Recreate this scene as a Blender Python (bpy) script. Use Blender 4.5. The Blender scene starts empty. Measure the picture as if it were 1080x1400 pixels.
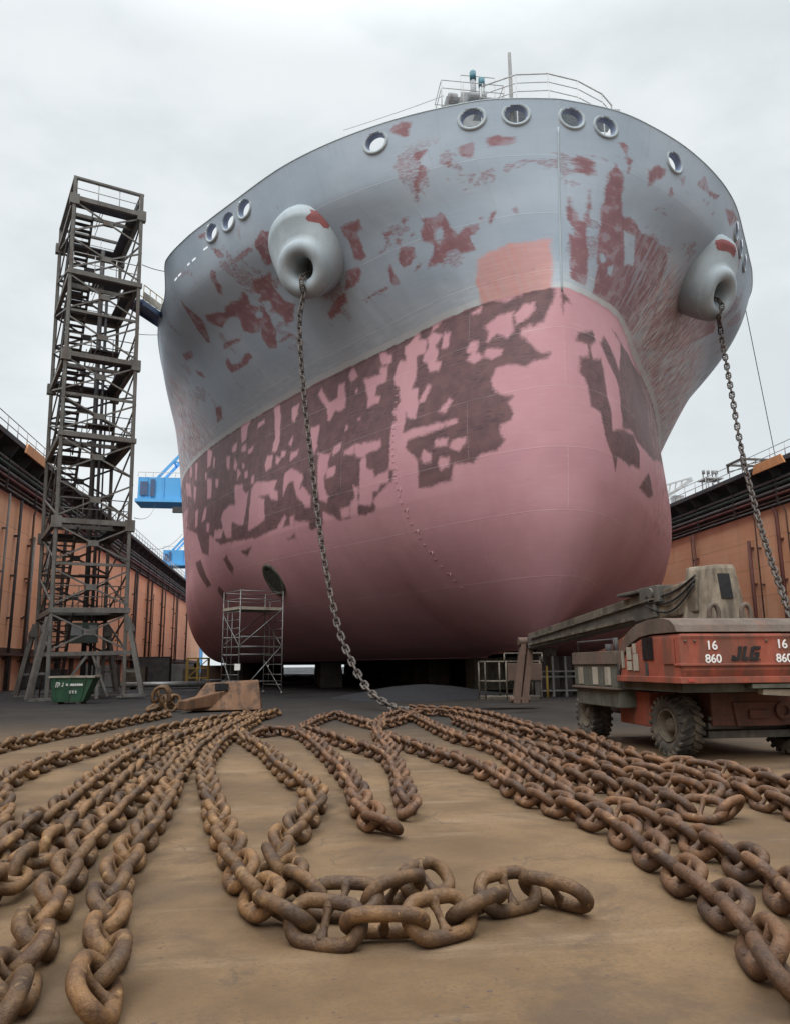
import bpy, math, random
import numpy as np
from mathutils import Vector, Matrix
random.seed(7)
R = math.radians
SC = bpy.context.scene
COL = SC.collection

# ------------------------------------------------------------------ camera
F_PX, PITCH, YAW, ROLL = 1040.0, R(11.45), R(7.75), R(0.5)
CAM = Vector((0, 0, 1.5))
fw = Vector((math.sin(YAW)*math.cos(PITCH), math.cos(YAW)*math.cos(PITCH), math.sin(PITCH)))
r0 = Vector((math.cos(YAW), -math.sin(YAW), 0)); u0 = r0.cross(fw)
rt = r0*math.cos(ROLL) - u0*math.sin(ROLL); up = u0*math.cos(ROLL) + r0*math.sin(ROLL)
cd = bpy.data.cameras.new('camera'); cam = bpy.data.objects.new('camera', cd); COL.objects.link(cam)
cd.sensor_fit = 'VERTICAL'; cd.sensor_height = 36; cd.lens = 36*F_PX/1400
cd.clip_start = 0.05; cd.clip_end = 6000
cam.matrix_world = Matrix(((rt.x, up.x, -fw.x, CAM.x), (rt.y, up.y, -fw.y, CAM.y), (rt.z, up.z, -fw.z, CAM.z), (0, 0, 0, 1)))
SC.camera = cam
def ray(px, py): return fw + rt*((px-540)/F_PX) + up*((700-py)/F_PX)
def gnd(px, py, z=0.0):                 # survey helper: a spot on the dock floor
    d = ray(px, py); return CAM + d*((z-CAM.z)/d.z)
def on_y(px, py, Y): d = ray(px, py); return CAM + d*(Y/d.y)
def on_x(px, py, X): d = ray(px, py); return CAM + d*(X/d.x)

# ------------------------------------------------------------------ materials
class NT:
    def __init__(s, m): s.t = m.node_tree; s.n = s.t.nodes; s.l = s.t.links
    def add(s, typ, **kw):
        n = s.n.new(typ)
        for k, v in kw.items():
            if k.startswith('_'): setattr(n, k[1:], v)
            else:
                key = int(k[1:]) if k[0] == 'i' and k[1:].isdigit() else k.replace('__', ' ')
                if hasattr(v, 'is_linked') or isinstance(v, bpy.types.NodeSocket): s.l.new(v, n.inputs[key])
                else: n.inputs[key].default_value = v
        return n
    def noise(s, vec, scale, detail=4, rough=.6, dist=0):
        n = s.add('ShaderNodeTexNoise'); s.l.new(vec, n.inputs['Vector'])
        n.inputs['Scale'].default_value = scale; n.inputs['Detail'].default_value = detail
        n.inputs['Roughness'].default_value = rough; n.inputs['Distortion'].default_value = dist
        return n.outputs['Fac']
    def mapr(s, v, a, b, c=0, d=1, smooth=True):
        n = s.n.new('ShaderNodeMapRange'); s.l.new(v, n.inputs[0])
        n.interpolation_type = 'SMOOTHSTEP' if smooth else 'LINEAR'
        for i, x in enumerate((a, b, c, d)): n.inputs[i+1].default_value = x
        return n.outputs[0]
    def math(s, op, a, b=None, c=None):
        n = s.n.new('ShaderNodeMath'); n.operation = op
        for i, x in enumerate((a, b, c)):
            if x is None: continue
            if isinstance(x, bpy.types.NodeSocket): s.l.new(x, n.inputs[i])
            else: n.inputs[i].default_value = x
        return n.outputs[0]
    def mix(s, f, a, b, mode='MIX'):
        n = s.n.new('ShaderNodeMix'); n.data_type = 'RGBA'; n.blend_type = mode; n.clamp_factor = True
        for k, x in ((0, f), (6, a), (7, b)):
            if isinstance(x, bpy.types.NodeSocket): s.l.new(x, n.inputs[k])
            elif k == 0: n.inputs[0].default_value = x
            else: n.inputs[k].default_value = (*x, 1)
        return n.outputs[2]
    def scalev(s, vec, sc):
        n = s.n.new('ShaderNodeMapping'); s.l.new(vec, n.inputs[0]); n.inputs['Scale'].default_value = sc
        return n.outputs[0]
    def bump(s, h, strength, dist=.02, prev=None):
        n = s.n.new('ShaderNodeBump'); s.l.new(h, n.inputs['Height'])
        n.inputs['Strength'].default_value = strength; n.inputs['Distance'].default_value = dist
        if prev is not None: s.l.new(prev, n.inputs['Normal'])
        return n.outputs[0]
def newmat(name):
    m = bpy.data.materials.new(name); m.use_nodes = True
    t = NT(m); b = m.node_tree.nodes['Principled BSDF']
    return m, t, b
def grimy(name, c1, c2, c3=None, scale=3.0, rough=.75, metal=0.0, bump=.15, stain=.5, rnd=.0, fine=14, spec=.3, streak=(1, 1, .18), lo=.5):
    m, t, b = newmat(name)
    co = t.add('ShaderNodeTexCoord').outputs['Object']
    if rnd:
        oi = t.add('ShaderNodeObjectInfo')
        off = t.n.new('ShaderNodeVectorMath'); off.operation = 'ADD'
        sc = t.n.new('ShaderNodeVectorMath'); sc.operation = 'SCALE'; sc.inputs[0].default_value = (37, 11, 23)
        t.l.new(oi.outputs['Random'], sc.inputs['Scale']); t.l.new(co, off.inputs[0]); t.l.new(sc.outputs[0], off.inputs[1])
        co = off.outputs[0]
    n1 = t.noise(co, scale, 6, .65); n2 = t.noise(co, fine, 5, .7)
    mixn = t.math('MULTIPLY_ADD', n2, .45, t.math('MULTIPLY', n1, .65))
    col = t.mix(t.mapr(mixn, .40, .70), c1, c2)
    if c3 is not None:
        n3 = t.noise(t.scalev(co, streak), scale*1.7, 5, .65)
        col = t.mix(t.math('MULTIPLY', t.mapr(n3, lo, lo+.2), stain), col, c3)
    if rnd:
        v = t.math('MULTIPLY_ADD', oi.outputs['Random'], rnd, 1-rnd/2)
        hs = t.n.new('ShaderNodeHueSaturation'); t.l.new(col, hs.inputs['Color']); t.l.new(v, hs.inputs['Value']); col = hs.outputs[0]
    t.l.new(col, b.inputs['Base Color'])
    t.l.new(t.mapr(n2, .3, .7, max(0, rough-.12), min(1, rough+.12)), b.inputs['Roughness'])
    b.inputs['Metallic'].default_value = metal; b.inputs['Specular IOR Level'].default_value = spec
    if bump: t.l.new(t.bump(mixn, bump, .02), b.inputs['Normal'])
    return m
M = {}
# chain rust: two weatherings
def chain_mat(name, c1, c2, c3, c4):
    m, t, b = newmat(name)
    co = t.add('ShaderNodeTexCoord').outputs['Object']; oi = t.add('ShaderNodeObjectInfo')
    sc = t.n.new('ShaderNodeVectorMath'); sc.operation = 'SCALE'; sc.inputs[0].default_value = (37, 11, 23)
    t.l.new(oi.outputs['Random'], sc.inputs['Scale'])
    off = t.n.new('ShaderNodeVectorMath'); off.operation = 'ADD'; t.l.new(co, off.inputs[0]); t.l.new(sc.outputs[0], off.inputs[1])
    co = off.outputs[0]
    n1 = t.noise(co, 5, 6, .65); n2 = t.noise(co, 42, 6, .75); n3 = t.noise(co, 9, 4, .6, .6); n4 = t.noise(co, 130, 3, .6)
    col = t.mix(t.mapr(n1, .36, .64), c1, c2)
    col = t.mix(t.math('MULTIPLY', t.mapr(n2, .5, .72), .65), col, c3)
    col = t.mix(t.math('MULTIPLY', t.mapr(n3, .60, .72), .6), col, c4)
    col = t.mix(t.math('MULTIPLY', t.mapr(n4, .56, .7), .3), col, (.03, .02, .015))
    hs = t.n.new('ShaderNodeHueSaturation'); t.l.new(col, hs.inputs['Color'])
    t.l.new(t.math('MULTIPLY_ADD', oi.outputs['Random'], .6, .68), hs.inputs['Value']); col = hs.outputs[0]
    t.l.new(col, b.inputs['Base Color'])
    t.l.new(t.mapr(n2, .3, .7, .45, .8), b.inputs['Roughness']); b.inputs['Specular IOR Level'].default_value = .5
    h = t.math('MULTIPLY_ADD', n4, .3, t.math('MULTIPLY_ADD', n2, .5, n3))
    t.l.new(t.bump(h, .85, .016), b.inputs['Normal'])
    return m
M['chain_ochre'] = chain_mat('ochre_rust', (.058, .026, .009), (.165, .082, .027), (.022, .012, .006), (.33, .20, .08))
M['chain_red'] = chain_mat('red_rust', (.052, .023, .010), (.135, .060, .022), (.020, .011, .006), (.25, .14, .058))
M['chain_dark'] = chain_mat('dark_chain', (.06, .05, .045), (.11, .09, .075), (.03, .026, .025), (.19, .16, .13))
M['anchor'] = grimy('rusty_anchor', (.105, .052, .028), (.175, .095, .052), (.05, .03, .02), 1.6, .8, 0, .5, .9, fine=16, lo=.44)
M['grey_steel'] = grimy('grey_weathered_steel', (.092, .088, .081), (.168, .16, .147), (.09, .062, .045), 1.2, .7, 0, .1, .6, fine=9)
M['dark_steel'] = grimy('dark_steel', (.035, .034, .036), (.07, .066, .066), (.09, .05, .035), 1.5, .7, 0, .1, .5)
M['platform'] = grimy('platform_plate', (.05, .055, .07), (.085, .09, .105), (.09, .06, .045), 1.2, .75, 0, .1, .5)
M['pipe_grey'] = grimy('pipe_grey', (.14, .14, .14), (.22, .22, .21), (.12, .07, .05), .6, .6, 0, .05, .6)
M['pipe_green'] = grimy('pipe_green', (.05, .085, .075), (.09, .12, .105), (.07, .05, .04), .6, .6, 0, .05, .6)
M['pipe_red'] = grimy('pipe_red', (.13, .05, .045), (.18, .075, .06), (.06, .045, .04), .6, .6, 0, .05, .6)
M['pipe_brown'] = grimy('pipe_brown', (.07, .045, .035), (.12, .075, .055), (.04, .03, .026), .6, .7, 0, .05, .6)
M['galv'] = grimy('galvanised_tube', (.16, .16, .16), (.24, .24, .235), (.11, .1, .09), 3, .45, .5, .05, .5)
M['rail'] = grimy('rail_paint', (.40, .41, .42), (.52, .53, .53), (.3, .22, .18), 2, .6, 0, .05, .5)
M['blue'] = grimy('blue_crane_paint', (.09, .34, .66), (.12, .40, .72), (.08, .24, .46), .15, .55, 0, .03, .4)
M['skip'] = grimy('green_skip_paint', (.022, .07, .04), (.042, .11, .062), (.07, .052, .035), 2, .7, 0, .2, .7)
M['white'] = grimy('white_paint', (.68, .68, .66), (.8, .8, .78), (.5, .48, .45), 5, .6, 0, .02, .4)
M['turret'] = grimy('grimy_beige_paint', (.15, .122, .088), (.245, .205, .155), (.065, .052, .04), 2.6, .7, 0, .15, .8, lo=.42)
M['cream'] = grimy('dirty_cream_paint', (.26, .235, .19), (.36, .33, .27), (.14, .11, .085), 2.2, .65, 0, .1, .6, lo=.46)
M['jred'] = grimy('faded_red_paint', (.24, .058, .036), (.31, .09, .058), (.115, .06, .044), 1.6, .6, 0, .08, .75, lo=.42)
M['jdark'] = grimy('oily_red_brown', (.06, .03, .024), (.13, .055, .04), (.04, .034, .03), 2, .75, 0, .1, .6)
M['dust'] = grimy('dusty_brown_grey', (.075, .056, .045), (.13, .10, .08), (.15, .06, .042), 2, .85, 0, .2, .5)
M['boom'] = grimy('dirty_boom_paint', (.085, .073, .056), (.165, .143, .11), (.04, .034, .028), 1.8, .7, 0, .12, .75, lo=.42)
M['boomdark'] = grimy('dark_boom_steel', (.05, .047, .042), (.10, .092, .08), (.16, .14, .11), 1.8, .7, 0, .12, .5)
M['tyre'] = grimy('muddy_rubber', (.035, .033, .03), (.075, .066, .055), (.15, .125, .09), 3, .9, 0, .2, .7, lo=.44)
M['rim'] = grimy('muddy_rim', (.075, .062, .046), (.14, .115, .085), (.06, .05, .04), 4, .85, 0, .2, .7)
M['black'] = grimy('black_paint', (.012, .012, .013), (.025, .024, .024), None, 4, .6, 0, .03)
M['window_dark'] = grimy('dark_opening', (.008, .008, .009), (.016, .016, .018), None, 4, .35, 0, 0)
M['toolbox'] = grimy('grey_green_box', (.055, .058, .046), (.105, .105, .085), (.035, .028, .022), 3, .8, 0, .15, .7)
M['yellow'] = grimy('yellow_paint', (.26, .175, .04), (.34, .235, .06), (.15, .1, .05), 2, .6, 0, .05, .6)
M['orange_fascia'] = grimy('orange_paint', (.55, .24, .10), (.63, .30, .14), (.3, .15, .08), 1, .6, 0, .03, .4)
M['red_drum'] = grimy('red_drum_paint', (.34, .05, .04), (.42, .09, .07), (.12, .06, .05), 3, .6, 0, .05, .6)
M['bluebox'] = grimy('blue_plastic', (.05, .13, .3), (.09, .19, .38), (.1, .1, .1), 3, .5, 0, .05, .4)
M['timber'] = grimy('oily_timber', (.07, .055, .04), (.12, .095, .07), (.03, .025, .02), 2, .85, 0, .2, .6)
M['concrete'] = grimy('dock_block', (.06, .058, .056), (.10, .095, .09), (.03, .03, .03), 1.5, .9, 0, .2, .6)
M['grit'] = grimy('black_grit', (.012, .013, .016), (.03, .031, .034), None, 9, .95, 0, .6, fine=60)
M['deckgear'] = grimy('deck_machinery_paint', (.22, .235, .25), (.32, .335, .345), (.14, .1, .08), 2, .6, 0, .05, .5)
M['boot_teal'] = grimy('teal_hose_end', (.03, .12, .16), (.06, .18, .22), None, 4, .5, 0, .02)
M['gang_deck'] = grimy('gangway_blue', (.05, .09, .18), (.09, .13, .23), (.1, .08, .07), 2, .6, 0, .05, .5)
M['fair_in'] = grimy('fairlead_bore_paint', (.16, .20, .30), (.22, .26, .36), (.12, .1, .1), 2, .55, 0, .03, .4)

# orange dock wall: plate rows, weld lines and rusty runs
def wall_mat():
    m, t, b = newmat('orange_dock_plating')
    co = t.add('ShaderNodeTexCoord').outputs['Object']
    sw = t.n.new('ShaderNodeSeparateXYZ'); t.l.new(co, sw.inputs[0])
    cb = t.n.new('ShaderNodeCombineXYZ'); t.l.new(sw.outputs['Y'], cb.inputs[0]); t.l.new(sw.outputs['Z'], cb.inputs[1])
    br = t.add('ShaderNodeTexBrick', Scale=1.0); t.l.new(cb.outputs[0], br.inputs['Vector'])
    br.inputs['Brick Width'].default_value = 9.0; br.inputs['Row Height'].default_value = 2.3; br.inputs['Mortar Size'].default_value = .02
    br.inputs['Color1'].default_value = (.96, .96, .96, 1); br.inputs['Color2'].default_value = (1.04, 1.02, 1.0, 1); br.inputs['Mortar'].default_value = (.66, .6, .58, 1)
    n1 = t.noise(co, .22, 6, .6); n2 = t.noise(t.scalev(co, (1, 1.3, .07)), 1.1, 6, .7); n3 = t.noise(t.scalev(co, (1, .5, 6)), .8, 4, .6)
    col = t.mix(t.mapr(n1, .35, .65), (.84, .44, .25), (.90, .53, .34))
    col = t.mix(t.math('MULTIPLY', t.mapr(n2, .54, .72), .5), col, (.50, .27, .17))
    col = t.mix(t.math('MULTIPLY', t.mapr(n3, .55, .7), .3), col, (.80, .50, .34))
    col = t.mix(1.0, col, br.outputs['Color'], 'MULTIPLY')
    t.l.new(col, b.inputs['Base Color']); b.inputs['Roughness'].default_value = .65; b.inputs['Specular IOR Level'].default_value = .25
    wv = t.math('SINE', t.math('MULTIPLY', sw.outputs['Z'], 11.0))
    h = t.math('MULTIPLY_ADD', wv, .12, t.math('ADD', br.outputs['Fac'], n1))
    t.l.new(t.bump(h, .25, .05), b.inputs['Normal'])
    return m
M['wall'] = wall_mat()
M['wall_top'] = grimy('dark_wall_head', (.045, .043, .048), (.085, .08, .085), (.11, .06, .045), .5, .75, 0, .1, .6)

def ground_mat():
    m, t, b = newmat('dock_floor')
    co = t.add('ShaderNodeTexCoord').outputs['Object']
    s = t.n.new('ShaderNodeSeparateXYZ'); t.l.new(co, s.inputs[0])
    n0 = t.noise(co, .12, 5, .6); n1 = t.noise(co, .55, 7, .62); n2 = t.noise(co, 3.2, 6, .65); n3 = t.noise(co, 34, 5, .7); n4 = t.noise(co, 160, 3, .6)
    sm = t.noise(t.scalev(co, (.35, 2.2, 1)), .8, 6, .65)
    col = t.mix(t.mapr(n1, .34, .66), (.098, .058, .028), (.175, .108, .055))
    col = t.mix(t.math('MULTIPLY', t.mapr(n2, .48, .72), .45), col, (.10, .064, .04))
    col = t.mix(t.math('MULTIPLY', t.mapr(sm, .54, .7), .4), col, (.255, .18, .12))
    col = t.mix(t.math('MULTIPLY', t.mapr(n3, .47, .66), .55), col, (.085, .058, .036))
    col = t.mix(t.math('MULTIPLY', t.mapr(n4, .63, .72), .6), col, (.06, .045, .035))
    vo = t.add('ShaderNodeTexVoronoi', Scale=7.0); vo.feature = 'F1'; t.l.new(co, vo.inputs['Vector']); vo.inputs['Randomness'].default_value = 1
    col = t.mix(t.math('MULTIPLY', t.mapr(vo.outputs['Distance'], .035, .06, 1, 0), t.mapr(n2, .45, .55)), col, (.07, .05, .04))
    st_ = t.noise(co, .9, 7, .7, .8)
    col = t.mix(t.math('MULTIPLY', t.mapr(st_, .50, .64), .6), col, (.07, .046, .03))
    tr = t.noise(t.scalev(co, (1.6, .12, 1)), 1.0, 5, .7, .8)
    col = t.mix(t.math('MULTIPLY', t.mapr(tr, .56, .66), .28), col, (.10, .066, .042))
    vc = t.add('ShaderNodeTexVoronoi', Scale=.42); vc.feature = 'DISTANCE_TO_EDGE'; wv = t.n.new('ShaderNodeVectorMath'); wv.operation = 'ADD'
    nz = t.n.new('ShaderNodeTexNoise'); t.l.new(co, nz.inputs['Vector']); nz.inputs['Scale'].default_value = 1.3; nz.inputs['Detail'].default_value = 6
    t.l.new(co, wv.inputs[0]); t.l.new(nz.outputs['Color'], wv.inputs[1]); t.l.new(wv.outputs[0], vc.inputs['Vector'])
    crack = t.math('MULTIPLY', t.mapr(vc.outputs['Distance'], .0, .006, 1, 0), t.mapr(n1, .46, .54))
    col = t.mix(t.math('MULTIPLY', crack, .6), col, (.06, .042, .03))
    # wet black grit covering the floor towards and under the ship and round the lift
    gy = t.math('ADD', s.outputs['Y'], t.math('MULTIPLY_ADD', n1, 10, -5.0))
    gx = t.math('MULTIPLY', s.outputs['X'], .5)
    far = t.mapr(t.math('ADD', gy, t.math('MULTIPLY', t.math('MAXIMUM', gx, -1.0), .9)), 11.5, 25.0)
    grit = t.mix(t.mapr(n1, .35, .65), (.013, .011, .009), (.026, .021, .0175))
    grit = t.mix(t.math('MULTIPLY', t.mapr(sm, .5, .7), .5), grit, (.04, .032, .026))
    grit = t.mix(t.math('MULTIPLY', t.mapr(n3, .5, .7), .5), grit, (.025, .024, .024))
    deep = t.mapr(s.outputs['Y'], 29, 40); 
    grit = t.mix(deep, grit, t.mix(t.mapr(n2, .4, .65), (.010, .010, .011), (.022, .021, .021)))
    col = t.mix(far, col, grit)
    t.l.new(col, b.inputs['Base Color'])
    wet = t.math('MULTIPLY', t.mapr(n0, .52, .62), t.mapr(s.outputs['Y'], 30, 44))
    t.l.new(t.mapr(t.math('SUBTRACT', t.math('MULTIPLY_ADD', n2, .3, .72), t.math('MULTIPLY', wet, .55)), 0, 1, 0, 1, False), b.inputs['Roughness'])
    b.inputs['Specular IOR Level'].default_value = .3
    h = t.math('MULTIPLY_ADD', n3, .22, t.math('MULTIPLY_ADD', n4, .16, n2))
    t.l.new(t.bump(h, .5, .03), b.inputs['Normal'])
    return m
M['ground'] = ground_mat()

def hull_mat():
    m, t, b = newmat('patched_hull_paint')
    at = lambda n: t.add('ShaderNodeAttribute', _attribute_name=n).outputs['Fac']
    uv = t.add('ShaderNodeUVMap', _uv_map='girth').outputs[0]
    sx = t.n.new('ShaderNodeSeparateXYZ'); t.l.new(uv, sx.inputs[0]); W, Z = sx.outputs['X'], sx.outputs['Y']
    a1 = t.noise(uv, 1.6, 5, .6); a2 = t.noise(t.scalev(uv, (1, 2.2, 1)), 5.5, 5, .7)
    jit = t.math('ADD', t.math('MULTIPLY_ADD', a1, .5, -.25), t.math('MULTIPLY_ADD', a2, .34, -.17))
    def cover(name, k=1.0, e=.05):
        return t.mapr(t.math('MULTIPLY_ADD', jit, k, at(name)), -e, e)
    hs = t.noise(t.scalev(uv, (.25, 2.4, 1)), 3.5, 6, .72)      # brushed along the strakes
    vs = t.noise(t.scalev(uv, (2.0, .10, 1)), 2.6, 6, .7)       # vertical runs
    big = t.noise(uv, .22, 4, .55); fine = t.noise(uv, 9, 5, .7)
    grey = t.mix(t.mapr(big, .35, .65), (.34, .415, .495), (.415, .49, .57))
    grey = t.mix(t.math('MULTIPLY', t.mapr(hs, .5, .75), .25), grey, (.52, .57, .60))
    grey = t.mix(t.math('MULTIPLY', t.mapr(vs, .52, .75), .3), grey, (.27, .32, .37))
    # paler worn band just above the boundary
    band = t.math('MULTIPLY', t.mapr(Z, 17.2, 19.0, 1, 0), t.mapr(hs, .35, .62))
    grey = t.mix(t.math('MULTIPLY', band, .5), grey, (.56, .60, .62))
    red = t.mix(t.mapr(a1, .35, .65), (.235, .11, .125), (.295, .135, .145))
    red = t.mix(t.math('MULTIPLY', t.mapr(fine, .5, .75), .4), red, (.2, .10, .115))
    pinkc = t.mix(t.mapr(big, .35, .65), (.49, .262, .297), (.545, .305, .337))
    pinkc = t.mix(t.math('MULTIPLY', t.mapr(hs, .5, .72), .35), pinkc, (.58, .37, .40))
    pinkc = t.mix(t.math('MULTIPLY', t.mapr(vs, .55, .75), .22), pinkc, (.41, .22, .255))
    darkc = t.mix(t.mapr(a1, .32, .66), (.13, .078, .085), (.175, .10, .105))
    hatch = t.noise(t.scalev(uv, (.7, 6, 1)), 2.2, 5, .65)
    hm = t.math('MULTIPLY', t.mapr(hatch, .5, .6), t.mapr(t.noise(uv, .75, 3, .5), .46, .56))
    darkc = t.mix(t.math('MULTIPLY', hm, .9), darkc, (.085, .06, .07))
    darkc = t.mix(t.math('MULTIPLY', t.mapr(fine, .55, .75), .35), darkc, (.34, .20, .205))
    lower = t.mix(cover('dark_coat', .8, .11), pinkc, darkc)
    runs = t.noise(t.scalev(uv, (2.6, .16, 1)), 2.2, 6, .7, .3)
    lost = t.math('MULTIPLY', t.mapr(runs, .50, .56), t.mapr(W, 2.2, 4.2))
    thin = t.math('MULTIPLY', t.mapr(a1, .50, .62), .35)
    rcov = t.math('MULTIPLY', cover('red_coat', .85, .07), t.math('SUBTRACT', .92, t.math('MAXIMUM', t.math('MULTIPLY', lost, .55), thin)))
    upper = t.mix(rcov, grey, red)
    # half-hidden older primer showing as faint broken stains
    ghost = t.math('MULTIPLY', t.mapr(t.noise(uv, .42, 5, .62, .4), .575, .60), t.mapr(Z, 18.2, 19.2))
    ghost = t.math('MULTIPLY', ghost, t.mapr(Z, 24.6, 23.6))
    upper = t.mix(t.math('MULTIPLY', ghost, t.mapr(a2, .40, .60, .12, .65)), upper, red)
    rp = t.mix(t.mapr(hs, .3, .7), (.58, .295, .28), (.64, .34, .315))
    upper = t.mix(t.math('MULTIPLY', cover('pink_coat', .9, .10), t.mapr(vs, .35, .6, .96, .78)), upper, rp)
    # scratched coat over the flare on both quarters
    scr = t.noise(t.scalev(uv, (1.5, .34, 1)), 3.4, 7, .72, .5)
    scr2 = t.noise(t.scalev(uv, (1.7, .22, 1)), 6.0, 6, .7, .4)
    st = at('scratch')
    sm_ = t.math('MULTIPLY', st, t.mapr(scr, .44, .53))
    upper = t.mix(sm_, upper, t.mix(t.mapr(a1, .4, .6), (.36, .18, .19), (.50, .30, .30)))
    upper = t.mix(t.math('MULTIPLY', st, t.mapr(scr2, .51, .57)), upper, (.62, .66, .68))
    upper = t.mix(t.math('MULTIPLY', st, t.mapr(scr2, .44, .36)), upper, (.22, .20, .22))
    st2 = at('scratch_low')
    lower = t.mix(t.math('MULTIPLY', st2, t.mapr(scr2, .50, .56)), lower, t.mix(t.mapr(a1, .4, .6), (.58, .33, .35), (.24, .14, .145)))
    edge = t.math('MULTIPLY_ADD', jit, .35, Z)
    col = t.mix(t.mapr(edge, 17.03, 17.13), lower, upper)
    line = t.math('MULTIPLY', t.mapr(edge, 17.03, 17.1), t.mapr(edge, 17.26, 17.36, 1, 0))
    line = t.math('MULTIPLY', line, t.math('SUBTRACT', 1.0, cover('pink_coat', .5, .12)))
    col = t.mix(t.math('MULTIPLY', line, .75), col, (.56, .60, .61))
    br = t.add('ShaderNodeTexBrick', Scale=1.0); t.l.new(uv, br.inputs['Vector'])
    br.inputs['Brick Width'].default_value = 8.4; br.inputs['Row Height'].default_value = 2.55; br.inputs['Mortar Size'].default_value = .022; br.inputs['Mortar Smooth'].default_value = .6
    br.inputs['Color1'].default_value = (.93, .93, .94, 1); br.inputs['Color2'].default_value = (1, 1, 1, 1); br.inputs['Mortar'].default_value = (1, 1, 1, 1)
    col = t.mix(.75, col, br.outputs['Color'], 'MULTIPLY')
    col = t.mix(t.math('MULTIPLY', br.outputs['Fac'], t.mapr(hs, .4, .6, .04, .22)), col, (.66, .63, .63))
    scuff = t.noise(t.scalev(uv, (.5, 3.0, 1)), 1.3, 7, .75, .6)
    col = t.mix(t.math('MULTIPLY', t.mapr(scuff, .62, .68), .22), col, (.22, .17, .18))
    t.l.new(col, b.inputs['Base Color'])
    t.l.new(t.mapr(fine, .3, .7, .50, .68), b.inputs['Roughness']); b.inputs['Specular IOR Level'].default_value = .25
    # plate ripple over the frames + seams
    rip = t.noise(t.scalev(uv, (1, .6, 1)), .5, 3, .5)
    h = t.math('ADD', t.math('MULTIPLY_ADD', rip, 3.0, t.math('MULTIPLY', t.math('SINE', t.math('MULTIPLY', W, 7.4)), t.math('MULTIPLY', big, .22))), t.math('ADD', t.math('MULTIPLY', br.outputs['Fac'], .3), t.math('MULTIPLY', a2, .12)))
    t.l.new(t.bump(h, .35, .06), b.inputs['Normal'])
    return m
M['hull'] = hull_mat()
M['bolster'] = grimy('bolster_grey_paint', (.33, .395, .435), (.41, .47, .505), (.25, .295, .33), .7, .55, 0, .05, .5)
M['hullmark'] = grimy('weld_mark_paint', (.50, .29, .31), (.56, .34, .36), None, 3, .6, 0, .03)
M['bolster_red'] = grimy('bolster_red_primer', (.23, .075, .08), (.29, .10, .10), (.16, .07, .075), 2, .65, 0, .05, .5)

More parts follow.
